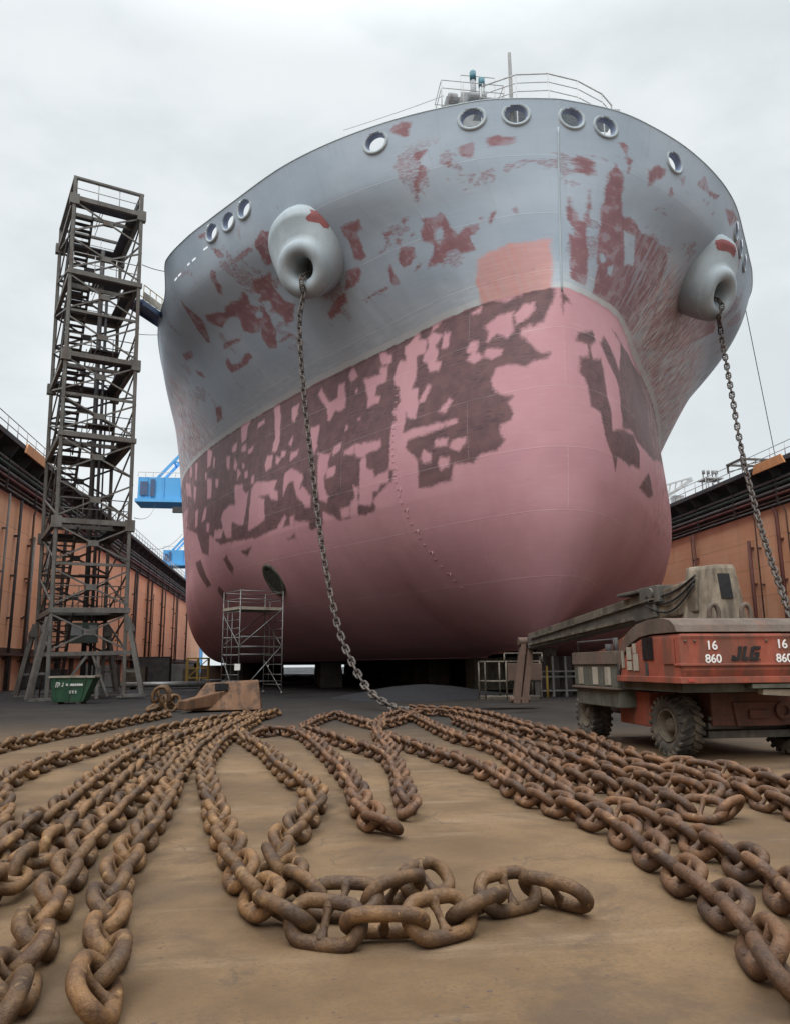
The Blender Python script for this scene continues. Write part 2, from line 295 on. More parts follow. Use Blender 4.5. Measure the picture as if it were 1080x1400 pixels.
# ------------------------------------------------------------------ mesh builder
class MB:
    def __init__(s): s.v = []; s.f = []; s.sm = []
    def quadstrip(s, rings, closed=True, cap0=False, cap1=False, smooth=True):
        b = len(s.v); n = len(rings[0])
        for r in rings: s.v += [tuple(p) for p in r]
        for i in range(len(rings)-1):
            for j in range(n if closed else n-1):
                k = (j+1) % n
                s.f.append((b+i*n+j, b+i*n+k, b+(i+1)*n+k, b+(i+1)*n+j)); s.sm.append(smooth)
        if cap0: s.f.append(tuple(b+j for j in range(n))[::-1]); s.sm.append(False)
        if cap1: s.f.append(tuple(b+(len(rings)-1)*n+j for j in range(n))); s.sm.append(False)
        return s
    def box(s, lo, hi):
        (x0, y0, z0), (x1, y1, z1) = lo, hi
        return s.hexa([(x0, y0, z0), (x1, y0, z0), (x1, y1, z0), (x0, y1, z0), (x0, y0, z1), (x1, y0, z1), (x1, y1, z1), (x0, y1, z1)])
    def hexa(s, p):
        b = len(s.v); s.v += [tuple(q) for q in p]
        for f in ((3, 2, 1, 0), (4, 5, 6, 7), (0, 1, 5, 4), (1, 2, 6, 5), (2, 3, 7, 6), (3, 0, 4, 7)):
            s.f.append(tuple(b+i for i in f)); s.sm.append(False)
        return s
    def bar(s, a, b, w=.1, h=None, upv=(0, 0, 1)):
        a, b = Vector(a), Vector(b); h = w if h is None else h
        d = (b-a).normalized(); u = Vector(upv)
        if abs(d.dot(u)) > .98: u = Vector((0, 1, 0))
        x = d.cross(u).normalized()*w/2; y = x.cross(d).normalized()*h/2
        return s.hexa([a-x-y, a+x-y, b+x-y, b-x-y, a-x+y, a+x+y, b+x+y, b-x+y])
    def tube(s, pts, r, n=8, closed=False, caps=True):
        P = [Vector(p) for p in pts]; rings = []; N = len(P)
        rr = r if isinstance(r, (list, tuple)) else [r]*N
        ref = None
        for i, p in enumerate(P):
            if closed: d = P[(i+1) % N]-P[i-1]
            else: d = P[min(i+1, N-1)]-P[max(i-1, 0)]
            d = d.normalized() if d.length > 1e-9 else Vector((0, 0, 1))
            if ref is None:
                ref = Vector((0, 0, 1)) if abs(d.z) < .9 else Vector((1, 0, 0))
            x = (ref - d*ref.dot(d)).normalized(); y = d.cross(x); ref = x
            rings.append([p + (x*math.cos(2*math.pi*k/n) + y*math.sin(2*math.pi*k/n))*rr[i] for k in range(n)])
        if closed: rings.append(rings[0])
        return s.quadstrip(rings, True, caps and not closed, caps and not closed)
    def lathe(s, c, axis, prof, n=32, sx=1.0, sy=1.0, ref=(0, 0, 1), cap0=False, cap1=False):
        c = Vector(c); a = Vector(axis).normalized(); rf = Vector(ref)
        y = (rf - a*rf.dot(a)).normalized(); x = y.cross(a)
        rings = [[c + a*h + (x*math.cos(2*math.pi*k/n)*sx + y*math.sin(2*math.pi*k/n)*sy)*r for k in range(n)] for r, h in prof]
        return s.quadstrip(rings, True, cap0, cap1)
    def prism(s, poly, off):      # polygon of 3-D points swept by off
        b = len(s.v); n = len(poly); off = Vector(off)
        s.v += [tuple(p) for p in poly] + [tuple(Vector(p)+off) for p in poly]
        s.f.append(tuple(b+i for i in range(n))[::-1]); s.f.append(tuple(b+n+i for i in range(n))); s.sm += [False, False]
        for i in range(n): s.f.append((b+i, b+(i+1) % n, b+n+(i+1) % n, b+n+i)); s.sm.append(False)
        return s
    def mesh(s, name, mat, base=(0, 0, 0)):
        me = bpy.data.meshes.new(name); bx = Vector(base)
        me.from_pydata([tuple(Vector(p)-bx) for p in s.v], [], s.f); me.update()
        me.polygons.foreach_set('use_smooth', s.sm)
        for mm in (mat if isinstance(mat, (list, tuple)) else [mat]): me.materials.append(mm)
        return me
    def build(s, name, mat, parent=None, base=None, bevel=0, recalc=True):
        if base is None: base = parent['_o'] if parent is not None else (0, 0, 0)
        me = s.mesh(name, mat, base)
        if recalc:
            import bmesh
            bm = bmesh.new(); bm.from_mesh(me)
            bmesh.ops.recalc_face_normals(bm, faces=bm.faces)
            if bevel:
                bmesh.ops.remove_doubles(bm, verts=bm.verts, dist=1e-5)
                ed = [e for e in bm.edges if len(e.link_faces) == 2 and e.calc_face_angle(0) > .5]
                bmesh.ops.bevel(bm, geom=ed, offset=bevel, segments=2, profile=.6, affect='EDGES', clamp_overlap=True)
                if not s.sm[0]:
                    for f in bm.faces: f.smooth = False
            bm.to_mesh(me); bm.free()
        o = bpy.data.objects.new(name, me); COL.objects.link(o)
        if parent is not None: o.parent = parent; o['_o'] = list(base)
        else: o.location = base
        return o
def thing(name, label, cat, loc=(0, 0, 0), group=None):
    o = bpy.data.objects.new(name, None); COL.objects.link(o); o.location = loc
    o['_o'] = list(loc); o['label'] = label; o['category'] = cat
    if group: o['group'] = group
    return o
def tag(o, label=None, cat=None, group=None, kind=None):
    if label: o['label'] = label
    if cat: o['category'] = cat
    if group: o['group'] = group
    if kind: o['kind'] = kind
    return o
def text_mesh(name, body, size, mat, parent, loc, rx, extrude=.004, shear=0, offset=0, base=None, label=None, align='LEFT', spacing=1.0):
    cu = bpy.data.curves.new(name, 'FONT'); cu.body = body; cu.size = size; cu.extrude = extrude; cu.shear = shear; cu.offset = offset
    cu.align_x = align; cu.space_character = spacing
    o = bpy.data.objects.new(name, cu); COL.objects.link(o)
    bpy.context.view_layer.update()
    me = bpy.data.meshes.new_from_object(o.evaluated_get(bpy.context.evaluated_depsgraph_get()))
    bpy.data.objects.remove(o); bpy.data.curves.remove(cu)
    me.materials.clear(); me.materials.append(mat); me.name = name
    t = bpy.data.objects.new(name, me); COL.objects.link(t); t.parent = parent
    b = Vector(parent['_o']) if base is None else Vector(base)
    t.matrix_local = Matrix.Translation(Vector(loc)-b) @ rx
    if label: t['label'] = label
    return t
FACE_CAM = Matrix.Rotation(R(90), 4, 'X')       # writing on a face that looks to -Y

# ------------------------------------------------------------------ sky, sun
W = bpy.data.worlds.new('World'); SC.world = W; W.use_nodes = True
t = NT(W); bg = W.node_tree.nodes['Background']
SUN_EL, SUN_AZ = R(44), R(214)        # high thin-cloud sun behind the camera, a little to the left
sky = t.add('ShaderNodeTexSky'); sky.sky_type = 'NISHITA'; sky.sun_disc = False; sky.sun_elevation = SUN_EL; sky.sun_rotation = SUN_AZ
co = t.add('ShaderNodeTexCoord').outputs['Generated']
sx = t.n.new('ShaderNodeSeparateXYZ'); t.l.new(co, sx.inputs[0])
c1 = t.noise(t.scalev(co, (1, 1, 1.9)), 2.3, 7, .55, .3); c2 = t.noise(t.scalev(co, (1, 1, 2.4)), 5.5, 5, .55)
cl = t.math('MULTIPLY_ADD', c2, .35, t.math('MULTIPLY', c1, .65))
cloud = t.mix(t.mapr(cl, .36, .62), (.745, .80, .825), (.90, .945, .96))
zen = t.mapr(sx.outputs['Z'], .66, 1.0, 1.0, 6.2)
vm = t.n.new('ShaderNodeVectorMath'); vm.operation = 'SCALE'; t.l.new(cloud, vm.inputs[0]); t.l.new(t.math('MULTIPLY', zen, 10.0), vm.inputs['Scale'])
t.l.new(t.mix(.94, sky.outputs[0], vm.outputs[0]), bg.inputs['Color']); bg.inputs['Strength'].default_value = .1
sl = bpy.data.lights.new('sun', 'SUN'); sl.energy = 1.7; sl.angle = R(35); sl.color = (1, .975, .94)
so = bpy.data.objects.new('sun', sl); COL.objects.link(so)
dv = Vector((math.sin(SUN_AZ)*math.cos(SUN_EL), math.cos(SUN_AZ)*math.cos(SUN_EL), math.sin(SUN_EL)))
so.rotation_euler = (-dv).to_track_quat('-Z', 'Y').to_euler(); so.location = dv*100
SC.view_settings.view_transform = 'Standard'; SC.view_settings.look = 'None'; SC.view_settings.exposure = 0; SC.view_settings.gamma = 1
SC.cycles.max_bounces = 6; SC.cycles.diffuse_bounces = 4

# ------------------------------------------------------------------ floor
g = MB(); g.v = [(-3000, -3000, 0), (3000, -3000, 0), (3000, 3000, 0), (-3000, 3000, 0)]; g.f = [(0, 1, 2, 3)]; g.sm = [False]
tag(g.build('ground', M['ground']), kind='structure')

# ------------------------------------------------------------------ the ship
XC, Y0, ZK, ZM = 11.0, 27.5, 1.9, 17.1
def pchip(x, y, q):
    x = np.array(x, float); y = np.array(y, float); h = np.diff(x); d = np.diff(y)/h
    m = np.zeros(len(x)); m[0] = d[0]; m[-1] = d[-1]
    for i in range(1, len(x)-1):
        if d[i-1]*d[i] > 0:
            w1 = 2*h[i]+h[i-1]; w2 = h[i]+2*h[i-1]; m[i] = (w1+w2)/(w1/d[i-1]+w2/d[i])
    q = np.clip(q, x[0], x[-1]); i = np.clip(np.searchsorted(x, q, side='right')-1, 0, len(x)-2); t_ = (q-x[i])/h[i]
    return (1+2*t_)*(1-t_)**2*y[i]+t_*(1-t_)**2*h[i]*m[i]+t_*t_*(3-2*t_)*y[i+1]+t_*t_*(t_-1)*h[i]*m[i+1]
SD = [0, .2, .4, .63, 1.05, 1.52, 2.45, 2.97, 3.32, 3.6, 4, 5, 6, 7]; HD = [0, .55, 1.6, 2.9, 4.8, 7.15, 11.8, 14.1, 15.8, 17.25, 18.95, 21.0, 21.6, 21.7]
SW = [0, .6, 1, 1.5, 2, 2.5, 3, 3.5, 4, 4.5, 5, 5.5, 6, 6.5, 7, 8]
HW = [0, 1.5, 2.4, 3.7, 5.2, 6.9, 8.7, 10.8, 12.9, 14.9, 16.8, 18.4, 19.6, 20.5, 21.1, 21.6]
HM = [0, .9, 1.85, 3.3, 4.55, 5.9, 7.7, 9.8, 12, 14.3, 16.6, 18.7, 20.3, 21.2, 21.6, 21.6]
def stem(z): return pchip([1.9, 3, 5, 8, 12, 17, 22, 25.5], [6.8, 4.6, 2.7, 1.4, .95, .8, .4, 0], z)
def half(a, z):
    a = np.asarray(a, float); z = np.asarray(z, float)
    s = np.sqrt(np.maximum(a-stem(z), 0)); w = pchip([17, 18.9, 21.2, 23.2, 25.5], [0, .26, .55, .88, 1], z)
    wl = pchip([9, 17], [0, 1], z)
    h = pchip(SD, HD, s)*w + (pchip(SW, HM, s)*wl + pchip(SW, HW, s)*(1-wl))*(1-w)
    Rb = np.interp(a, [0, 12, 30, 60], [11.5, 10.4, 7.0, 3.5]); tt = np.clip((ZK+Rb-z)/Rb, 0, 1)
    return np.maximum(h - Rb*(1-np.sqrt(np.maximum(1-tt*tt, 0)))*np.minimum(1, h/8), 0)
_sa = np.linspace(0, 12, 2401); _ha = pchip(SW, HM, _sa)
_wa = np.concatenate([[0], np.cumsum(np.hypot(np.diff(_ha), np.diff(_sa**2)))])
def ztop(a): return np.interp(a, [0, 15.9, 16.3, 16.7, 17.3, 18.0, 400], [25.5, 25.5, 25.35, 24.95, 24.45, 24.2, 24.2])
DARK = '''-45 18.8 -35.9 17.7 -30.4 17.4 -25.2 17.3 -23.1 17.1 -18.6 17.1 -15.3 17.1 -12.7 17.1 -10.2 17.2 -8 17.2 -6 17.1 -4.2 17.1 -3.5 17.2 -3 17.1 -2.5 16.9 -1.7 17 -1.5 17.3 -1 17.3 -0.6 17.3 -0.3 17 -0.3 16.7 -0.5 16.2 -0.7 15.6 -1.2 15.5 -1.5 15 -1.1 14.6 -0.8 14.2 -0.5 14.2 -0.6 14 -1.1 13.9 -1.4 13.7 -2.1 14 -2.8 14 -3 13.4 -2.8 12.9 -2.3 12.6 -1.9 12.5 -2.2 12.3 -1.9 11.8 -2 11.5 -2.5 11.4 -2.6 11 -2.3 10.7 -2.7 10.3 -3.5 10.3 -4 10 -5 10.2 -5.2 9.5 -6.3 9.4 -7.1 9.5 -8.1 10.2 -8.9 10 -9.4 9.4 -10 9.1 -10.3 8.9 -11.4 8.9 -13.1 8.9 -14.3 9.6 -14.4 8.9 -15.5 8.7 -16.1 9.2 -18.8 9.3 -21.1 9.1 -22.6 9.2 -25.4 9.4 -27.5 9.5 -30.4 10.6 -30.4 9.1 -32.5 9.6 -34.6 11.3 -40.7 12.7 -46.8 14.6 -46.7 16.6
-18.1 8.6 -16.3 8.8 -16.5 8.6 -17.9 8.5
0 17 0 16.9 0.3 16.6 0.4 16.4 0.1 16.5 0 15.8 0 15.8 0 16.4 0 16.7
-26.5 8.7 -25.8 7.8 -26.3 7.4 -27.2 8.5
-24 8.6 -22.3 8.7 -23.1 8.2
-35.2 9.2 -32.9 9.2 -30.8 7.1 -32 7.1
-29.3 7 -28.5 6.3 -29.4 6 -30 6.7
0.6 15.2 1.7 15.6 1.8 15.1 1.3 14.8 1.4 14.2 2.1 14.4 2.2 13.8 2.2 12.8 2.5 12.3 2.5 11.3 3.8 11.6 5.2 11.8 5.6 11.6 6.4 11.3 6.4 10.5 4.5 10.2 3 10.2 2.8 9.6 2.4 10.2 2 10.6 1.7 11 1.5 11.9 0.9 12 0.8 12.7 0.7 13.2 0.5 13.4 0.6 14.1 1.1 14.2 1.2 14.8 0.5 14.8
3.5 16.2 5.4 16 13.7 17.3 18.5 17.5 25.4 18.1 28.5 18.4 19.7 14.2 19.3 11.4 17.4 11 24.1 13.9 14.5 12.8 10.6 11.9 8.1 11.7 6 11.6 5.2 11.9 3.7 11.7 3.6 12.4 3.6 13.6 2.7 14.5 2.2 15.1 2.6 15.6 3 15.4 3.9 14.4 4.6 15.9
6.5 9.6 7.5 10.2 8.6 10.8 10.4 10 8.9 9.6'''
SPOT = '''-15.5 16.7 -14.9 16 -14.4 15.5 -13.7 15.6 -13.8 16.4 -13.2 16.3 -12.9 14.8 -13.4 14.7 -13.8 14.9 -14.1 14.4 -14.4 14.5 -14.6 15.2 -15.7 16.3
-12.7 17 -12.1 16.3 -12.6 16.1 -13 16.6
-10.5 17 -10 17 -9.9 16.7 -9.5 16.7 -9.4 16.2 -10.2 16.3 -10.4 16.6
-11.6 16 -10.2 15.8 -10.4 16.3 -9.7 16.1 -9.6 15.3 -10.4 15.3 -10.4 14.8 -10 14.6 -10 14.3 -10.9 14.3 -11.1 15 -11.3 15.5
-7.7 17.2 -7.4 17.1 -7.5 16.7 -6.9 16.5 -6.8 15.8 -7.5 15.9 -7.4 14.8 -7.6 14.3 -7.2 14.2 -7.1 13.4 -7.2 12.8 -7.7 12.9 -7.9 13.2 -7.9 12.5 -7.9 12.3 -4.7 12.1 -4.7 11.9 -7.6 11.8 -7.7 11.5 -7.5 11.2 -7 10.7 -7.1 9.1 -9.2 9.1 -8.5 10.5 -8.8 10.7 -8.8 11.7 -8.8 12.9 -8.5 13 -8.8 13.5 -8.4 13.9 -8.6 14.6 -8.9 14.9 -9.1 15.3 -8.8 16.1 -8.3 15.9 -8.5 16.7 -8.1 16.8
-6.5 16.7 -5.9 16.4 -6 16.1 -6.2 16 -6 15.6 -6.2 15.2 -5.8 15.1 -5.9 14.7 -6.5 14.8 -6.7 15.3 -7 15.5 -7 15.8 -6.7 16.1 -6.8 16.6
-5.7 16.5 -5.3 16.3 -5.4 15.6 -5.8 15.7
-6.5 17.1 -5.9 17.1 -6.1 16.9 -6.6 16.8
-6.6 14.2 -6.3 14.1 -6.7 13.4 -7.1 13.5
-5.2 13.2 -5 13 -5.4 12.5 -5.8 12.7
-3.4 16 -2.8 16.3 -2 16.4 -2.1 15.9 -2 15.5 -2.3 15.2 -2.8 15.5 -3.1 15.3 -3.2 15.2 -3.3 15.3 -3.2 15.7
-2 16.2 -1.6 16.6 -1.1 16.6 -1.1 16.2 -1.6 15.8 -1.9 15.7
-1.7 15.5 -1.2 15.6 -1 15.3 -1.4 14.9 -1.7 15.1
-4.1 15.5 -3.7 15.4 -3.7 15.1 -3.8 14.9 -3.4 14.6 -3.6 14.5 -3.9 14.4 -4.3 14.7 -4 14.9 -4.3 15.1
-3.3 14.9 -2.8 14.9 -2.5 14.7 -2.6 14.5 -3 14.4 -3.4 14.6
-5.9 11.4 -5.2 11.4 -5.3 11 -6 11.1
-5 11.2 -4.3 11.2 -4.2 10.9 -4.7 10.7 -5.2 10.9
-6.6 11.1 -6.2 10.9 -6.2 10.5 -6.7 10.5 -6.8 10.8
-5.7 10.6 -5.2 10.5 -5.2 10.1 -5.7 10 -5.8 10.3
-11.6 12.5 -9.5 12.3 -9.4 11.9 -11.1 11.7 -11.4 11.8
-12.4 12.4 -11.6 12.5 -11.6 12 -12.3 12.1
-13.4 12.8 -12.8 12.9 -12.9 12.5 -13.4 12.4
-10.9 11.7 -10.5 11.6 -10.5 11.1 -10 10.9 -9.9 10.5 -8.8 10.7 -8.9 10.1 -9.4 10.1 -9.7 9.8 -10.1 9.8 -10.2 9.5 -10.4 9.2 -11.3 9.4 -11 10.9 -11 11.4
-9.4 9.8 -8.9 10 -8.9 9.3 -10 9 -10.3 9.4
-11.6 10.4 -11.2 10.2 -11.6 9 -12.2 8.9 -11.9 9.7 -11.6 9.8
-12.8 9.5 -12.1 9.4 -12.3 8.9 -12.9 8.9
-15.9 14.4 -15.2 14.4 -15 13.1 -15.4 12.9
-14.8 12.5 -13.7 12.5 -13.8 11.6 -14.1 11.3 -14.1 10.9 -13.7 10.2 -13.9 9.9 -14.5 10.2 -14.6 11.1
-13.7 11.7 -13.1 11.7 -13.2 11.2 -13.9 11.2
-17.4 12.2 -16.1 11.7 -16.3 11.1 -15.4 10.4 -15.5 10 -16.5 10.6
-18.5 16.3 -17.7 16.4 -17.9 15.3 -18.3 15.5
-17.7 13.5 -17 13.4 -17.2 13.1 -17.6 13.1
-4.1 16.8 -3.6 17 -3.6 16.7 -4 16.7
-12.6 13.9 -12.4 13.6 -12.6 13.5
-11.7 13.9 -11.4 13.9 -11.4 13.7
-12.2 15.6 -12 15.6 -12 15.4 -12.1 15.4
-22.8 17.3 -22.1 17.3 -22.6 17 -23.2 17.1
-25.6 17 -24.2 17.4 -23.5 17.4 -24.5 16.7 -24.5 16 -25.2 15.8
-22.9 16.5 -22 16.6 -21.9 16.3 -22.9 16.2
-20.9 17.1 -20.1 16.9 -19.7 15.9 -19.5 14.5 -19.7 13.9 -20.3 14.1 -20.3 14.6 -20.1 14.9
-18.4 15.7 -17.9 16.2 -17.6 15.7 -18 15.5
-18.3 14.1 -17.9 14.5 -17.8 14.2 -18 13.9
-20.9 14 -20.1 13.8 -20.1 13.1 -20.8 13 -21.1 13.5
-19.7 13.7 -19 13.4 -19.3 13.1 -19.6 13.2
-19.1 13.9 -18.4 13.7 -18.6 13.4 -19 13.5
-17.9 13.5 -17 13.5 -17.1 13.1 -17.8 13
-18.3 12.3 -17.4 12.5 -16.2 11.9 -16.1 11.6 -16.6 11.4 -17.2 11.7 -17.7 11.6 -18.1 11
-22.7 12.3 -22.1 12.6 -19.1 12.1 -19.3 11.6 -18.8 11.4 -18.7 10.9 -19.4 11 -19.9 11.4 -21.3 11.6 -20.4 11.2 -20.2 10 -21.2 9.8 -22.6 9.7 -22.5 10.6 -22.6 11.6
-25.8 13.1 -24.2 12.9 -24.1 12.5 -23.4 12.1 -23.1 12.2 -23.1 11.2 -23.3 10.2 -24.2 10.3 -25.5 10.7 -25.3 9.6 -26.4 9.8 -27.8 11.2 -27.5 11.7 -26.2 11.9 -25.1 11.7
-16.6 10.8 -16 11.2 -15.2 10.5 -15.3 9.9 -15.8 10 -16 10.3
-16 14.5 -15.1 14.4 -15.1 13.4 -15.2 12.8 -15.8 13.5
-13.5 12.6 -12.8 12.9 -12.8 12.5 -13.4 12.3
-12.5 12.4 -11.6 12.5 -11.6 12.1 -12.4 12.1
-11.4 12.4 -10.7 12.4 -10.6 11.6 -11.4 11.8
-13.8 11.7 -13.1 11.7 -13.1 11.3 -13.8 11.2
-14.9 12.8 -13.8 12.5 -14.1 11.8 -14 11 -14 10.3 -14.4 10.4 -14.6 10.9 -14.3 11.7
-18.7 9.4 -17.9 9.9 -17.7 9.7 -18.2 9.2 -18.8 9.2
-17.4 9.7 -16.9 9.8 -17 9.1 -17.4 9.2
-16.9 9.4 -15.5 9.2 -15.9 8.4 -17.3 8.4
-32.1 17.2 -31 16.7 -31.2 15.7 -32 15.7
-27.8 15.6 -27.1 15.4 -27 14.4 -27.6 14.7
-26.2 15.1 -25.5 14.5 -25.8 14.1 -26.2 14.4
-25.5 14.2 -24.7 13.7 -25.3 13.4
-31.9 14.9 -30.7 14.6 -30.5 13.2 -31.6 13.3
-30.6 16.2 -30.1 16 -30.2 15.3 -30.6 15.5
-26.9 16 -26 16.1 -26 15.5 -26.8 15.6
-25.2 15.6 -24.4 15.6 -24.3 15.1 -25 15.2
-24 15.1 -23.1 15.2 -23.3 14.8 -23.9 14.8
-22.9 13.1 -22.5 13.2 -22.4 12.6 -22.8 12.6
-32.3 12.8 -31.6 12.8 -31.9 11.9 -33 11.9
-31.5 11.6 -30.6 11.4 -30.6 10.8 -31.4 11
-12.9 9.4 -12.1 9.4 -12.3 8.9 -12.9 9
-11.9 9.7 -11.3 9.6 -11.6 8.8 -12.2 8.9
-11.6 10.3 -11.2 10.3 -11.4 9.9 -11.6 9.9
-24.7 14.4 -24.3 14.2 -24.3 13.9 -24.6 14.1
-24.2 13.7 -23.7 13.7 -23.5 13.2 -24 13.2
-29.8 14.4 -29 14.2 -29.1 13.6 -29.6 13.8
-32.5 15.5 -32 15.3 -32 14.8 -32.4 14.9
-35.5 16.8 -34.8 16.7 -35 15.5 -35.5 15.5
-37.5 17.1 -36.8 17 -36.9 16.1 -37.7 16.3
-39.6 16.3 -37.4 15.6 -37 14.5 -39.4 15.2
-35.9 15.2 -35 14.9 -35.5 13.9 -36.2 14.4
-41.9 14.3 -38.9 14 -39.9 12.7 -49.9 14.3
-35.4 13.1 -34.3 13.1 -34.5 11.8 -35.5 11.9
-29.1 10.7 -27.2 10.5 -27.3 9.9 -29.2 10.1'''
RED = '''-11.7 23.2 -11 23.4 -10.2 23 -10.8 22.7 -11.4 22.4 -12.1 22.1 -12.4 22.2 -12.1 22.6 -12 23
-14.1 22 -12.6 21.9 -13.3 21.5 -13.4 21.1 -13.4 20.7 -12.9 20.4 -13.9 19.8 -14.5 19.9 -14.4 20.3 -14.6 20.6 -14.8 20.6 -15.1 20.9 -14.9 21.3 -14.4 21.4 -14.6 21.6
-15.1 21.2 -15.1 20.5 -15.3 20.2 -15.6 19.6 -16.4 19.2 -17 19.3 -16.9 19.8 -16.5 20.2 -15.6 20.6
-19.3 22 -17.9 21.7 -17 21.8 -15.9 21.7 -15.2 21.9 -15.3 21.6 -15.7 21.3 -15.2 21 -15.8 20.5 -16.7 20.2 -17.4 20.3 -17.8 20.6 -17.4 21 -17.2 21.2 -18.2 21.4 -19.2 21.2 -19.6 21.6 -19.7 21.8
-15.7 23.2 -15.5 23 -16 22.7 -16 22.4 -16.6 22.2 -16.7 22.3 -16.3 22.6 -16.1 23
-19.9 23.1 -19.9 22.6 -19.9 22 -20.5 21.7 -21.5 21.2 -21.9 21.2 -21.4 21.9 -20.7 22.3 -20.3 22.7
-20.7 20.6 -20.1 20.7 -18.9 20.5 -18.2 20.5 -18.6 20.3 -19.6 20.4 -20.7 20.5
-21.7 20 -21 20.1 -21.2 19.7 -20.1 19.5 -19.4 19.7 -18.7 19.7 -18.8 19.4 -19.6 19.3 -20.5 19.3 -21.9 19.4 -21.9 19.7
-14.8 23 -13.6 23 -12.3 23.1 -12.2 22.9 -13 22.9 -13.7 22.9 -14.8 23
-15.1 24.2 -14.5 23.8 -14.3 23.4 -14.8 23.5
-15.9 25.2 -15.1 25 -15.1 24.8 -15.9 25
-7.3 22 -6.8 22 -6.4 22 -6.6 21.7 -7 21.6 -7.1 21.2 -7.3 20.6 -7.7 20.6 -7.9 20.8 -7.6 21.3 -7.5 21.7
-8.7 20.5 -8 20.4 -8 20.2 -8.5 19.9 -9.2 19.8 -9.5 19.9
-11.4 19.4 -10 19.8 -9.6 19.8 -9.9 19.4 -10.3 19.4 -10.6 19.2 -11.5 19.1 -11.6 19.2
-9.1 19.2 -8.6 19.2 -8.8 19
-16 19.4 -14.7 19.4 -14.6 19.3 -15.9 19.3
-25.9 21.9 -24.4 21.6 -25.1 21.4 -26.2 21.6 -25.9 22
-26 20.9 -25.2 20.4 -25.7 20.3 -26.2 20.7
-26.9 18.7 -26 18.5 -26.9 18 -28.1 17.9
-4.1 25.1 -3.7 25.3 -3.4 25.2 -3.4 25.1 -3.5 24.6 -3.7 24.6
-3.5 23.7 -3.3 23.9 -3 23.8 -3.3 23.4 -3.2 22.9 -3.6 22.5 -3.9 22 -3.9 21.8 -4.2 21.9 -3.9 22.2 -3.7 22.7 -3.4 23 -3.4 23.4
-2 23.6 -1.6 23.7 -1.6 23.4 -1.7 23.1 -2 23.2
-1.2 23.8 -0.9 24 -0.9 23.8 -0.7 23.8 -0.8 23.5 -1.2 23.4
-2.5 23.1 -2.3 23.1 -2.4 22.8 -2.5 22.9
-2.1 22.1 -1.9 22.3 -2 22.1
-4.3 21.2 -3.7 21 -3.5 21.2 -3.4 20.9 -3.3 20.2 -3.2 20.1 -2.9 20.3 -2.4 20.3 -2.4 20.1 -2.8 19.9 -2.8 19.6 -2.8 19.3 -3.4 19.3 -3.5 19.5 -3.9 19.5 -4.3 19.2 -5 19.2 -4.3 19.9 -4.3 20.1 -4.7 20.3 -4.6 20.6 -4.3 20.9
-5.9 20.2 -5.6 20.4 -5.1 20.2 -5.3 19.8 -5.6 19.6 -6 19.6 -6.1 19.9
-5.6 20.8 -5.4 20.7 -5.6 20.5 -5.7 20.6
-5 21.4 -4.7 21.4 -5 21.2
-1.8 20.7 -1.6 20.7 -1.9 20.2 -2 20.2
-1.1 20.7 -1 20.7 -1 20.5
-6.8 19.8 -6.5 19.9 -6.6 19.1 -7 19.2 -6.9 19.5
-9.1 19.2 -7.2 19.2 -7.3 19.1 -9 19.1
-5.4 19.5 -5.1 19.5 -5.3 19.3 -5.6 19.3
-6 21.2 -5.4 21.1 -5.6 21 -6 21
-5 20.7 -4.8 20.7 -5 20.6
0.3 22.9 0.4 23.1 0.7 23 0.7 22.4 0.6 22.3 0.4 22.3 0.4 22.7
1.1 24.1 1.3 24.2 1.4 24.1 1.4 23.5 1.7 23.6 1.6 23 1.6 22.8 1.4 23.7
1.1 23.1 1.5 22.6 1.7 21.9 2.1 21.1 2.5 21.2 3.4 20.9 4.3 21 5.9 20.9 6.5 19.8 6.6 18.9 6.1 18.4 7.4 17.6 3.2 16.4 1.7 17.1 1.5 18.7 1.3 19.4 1.1 21.2 1 22.1 1 22.5
0.2 20.6 0.3 21.1 0.4 20.7 0.5 20.2 0.8 20.2 0.8 19.9 1.2 17.8 1.2 17.5 0.4 17.5 0.3 19.5 0.5 19.4 0.5 19.7 0.2 20.2
0.7 21.5 0.7 21.6 0.8 21 0.8 20.2 0.7 20.3
2.4 23.4 2.8 23.9 3.2 23.9 3.2 23.5 2.8 23.2 2.6 22.7
5.1 24.3 5.5 24.9 6 24.5 7 24.9 6.7 24.4 6 24.3 5.3 24.2
7.7 24.6 8.8 25.1 10 25.3 8.7 24.2
9.3 22.8 10.7 23.5 12.8 23.4 11.4 23
7.4 19 15.1 21.9 16.9 21.6 15.3 20.2 13 18.8 9.8 17.6
3.6 23.2 3.7 23.3 3.9 23 3.7 22.9
4.1 23.9 4.3 24.2 4.3 23.8 4.2 23.6
10.2 24.5 11.9 25 12.9 24 12.4 23.5'''
REDHOLE = '''-4 20.6 -3.7 20.6 -3.8 20.1 -4 19.9 -4.2 20.1
-14.8 21.2 -14.3 21 -14.6 20.7 -15.1 20.7
-15.9 21 -15.4 21 -15.7 20.6 -16.1 20.7
-15 20.5 -14.3 20.2 -14.5 19.9 -14.2 19.7 -14.7 19.4 -16 19.4 -15.4 19.9
1.4 19 1.7 19.2 2 18.9 1.8 18.7
2.2 18.7 2.5 18.9 2.6 18.4 2.3 18.4
1.4 18.5 1.6 18.6 1.8 17.2 1.6 17.1
2.4 20.5 3.1 20.6 3.7 19.4 3.1 19.2'''
PINK = '''-2.9 18.9 -1.7 19.2 -0.3 19.2 -0.4 17 -0.3 16 -3.6 17 -3.3 18.1'''

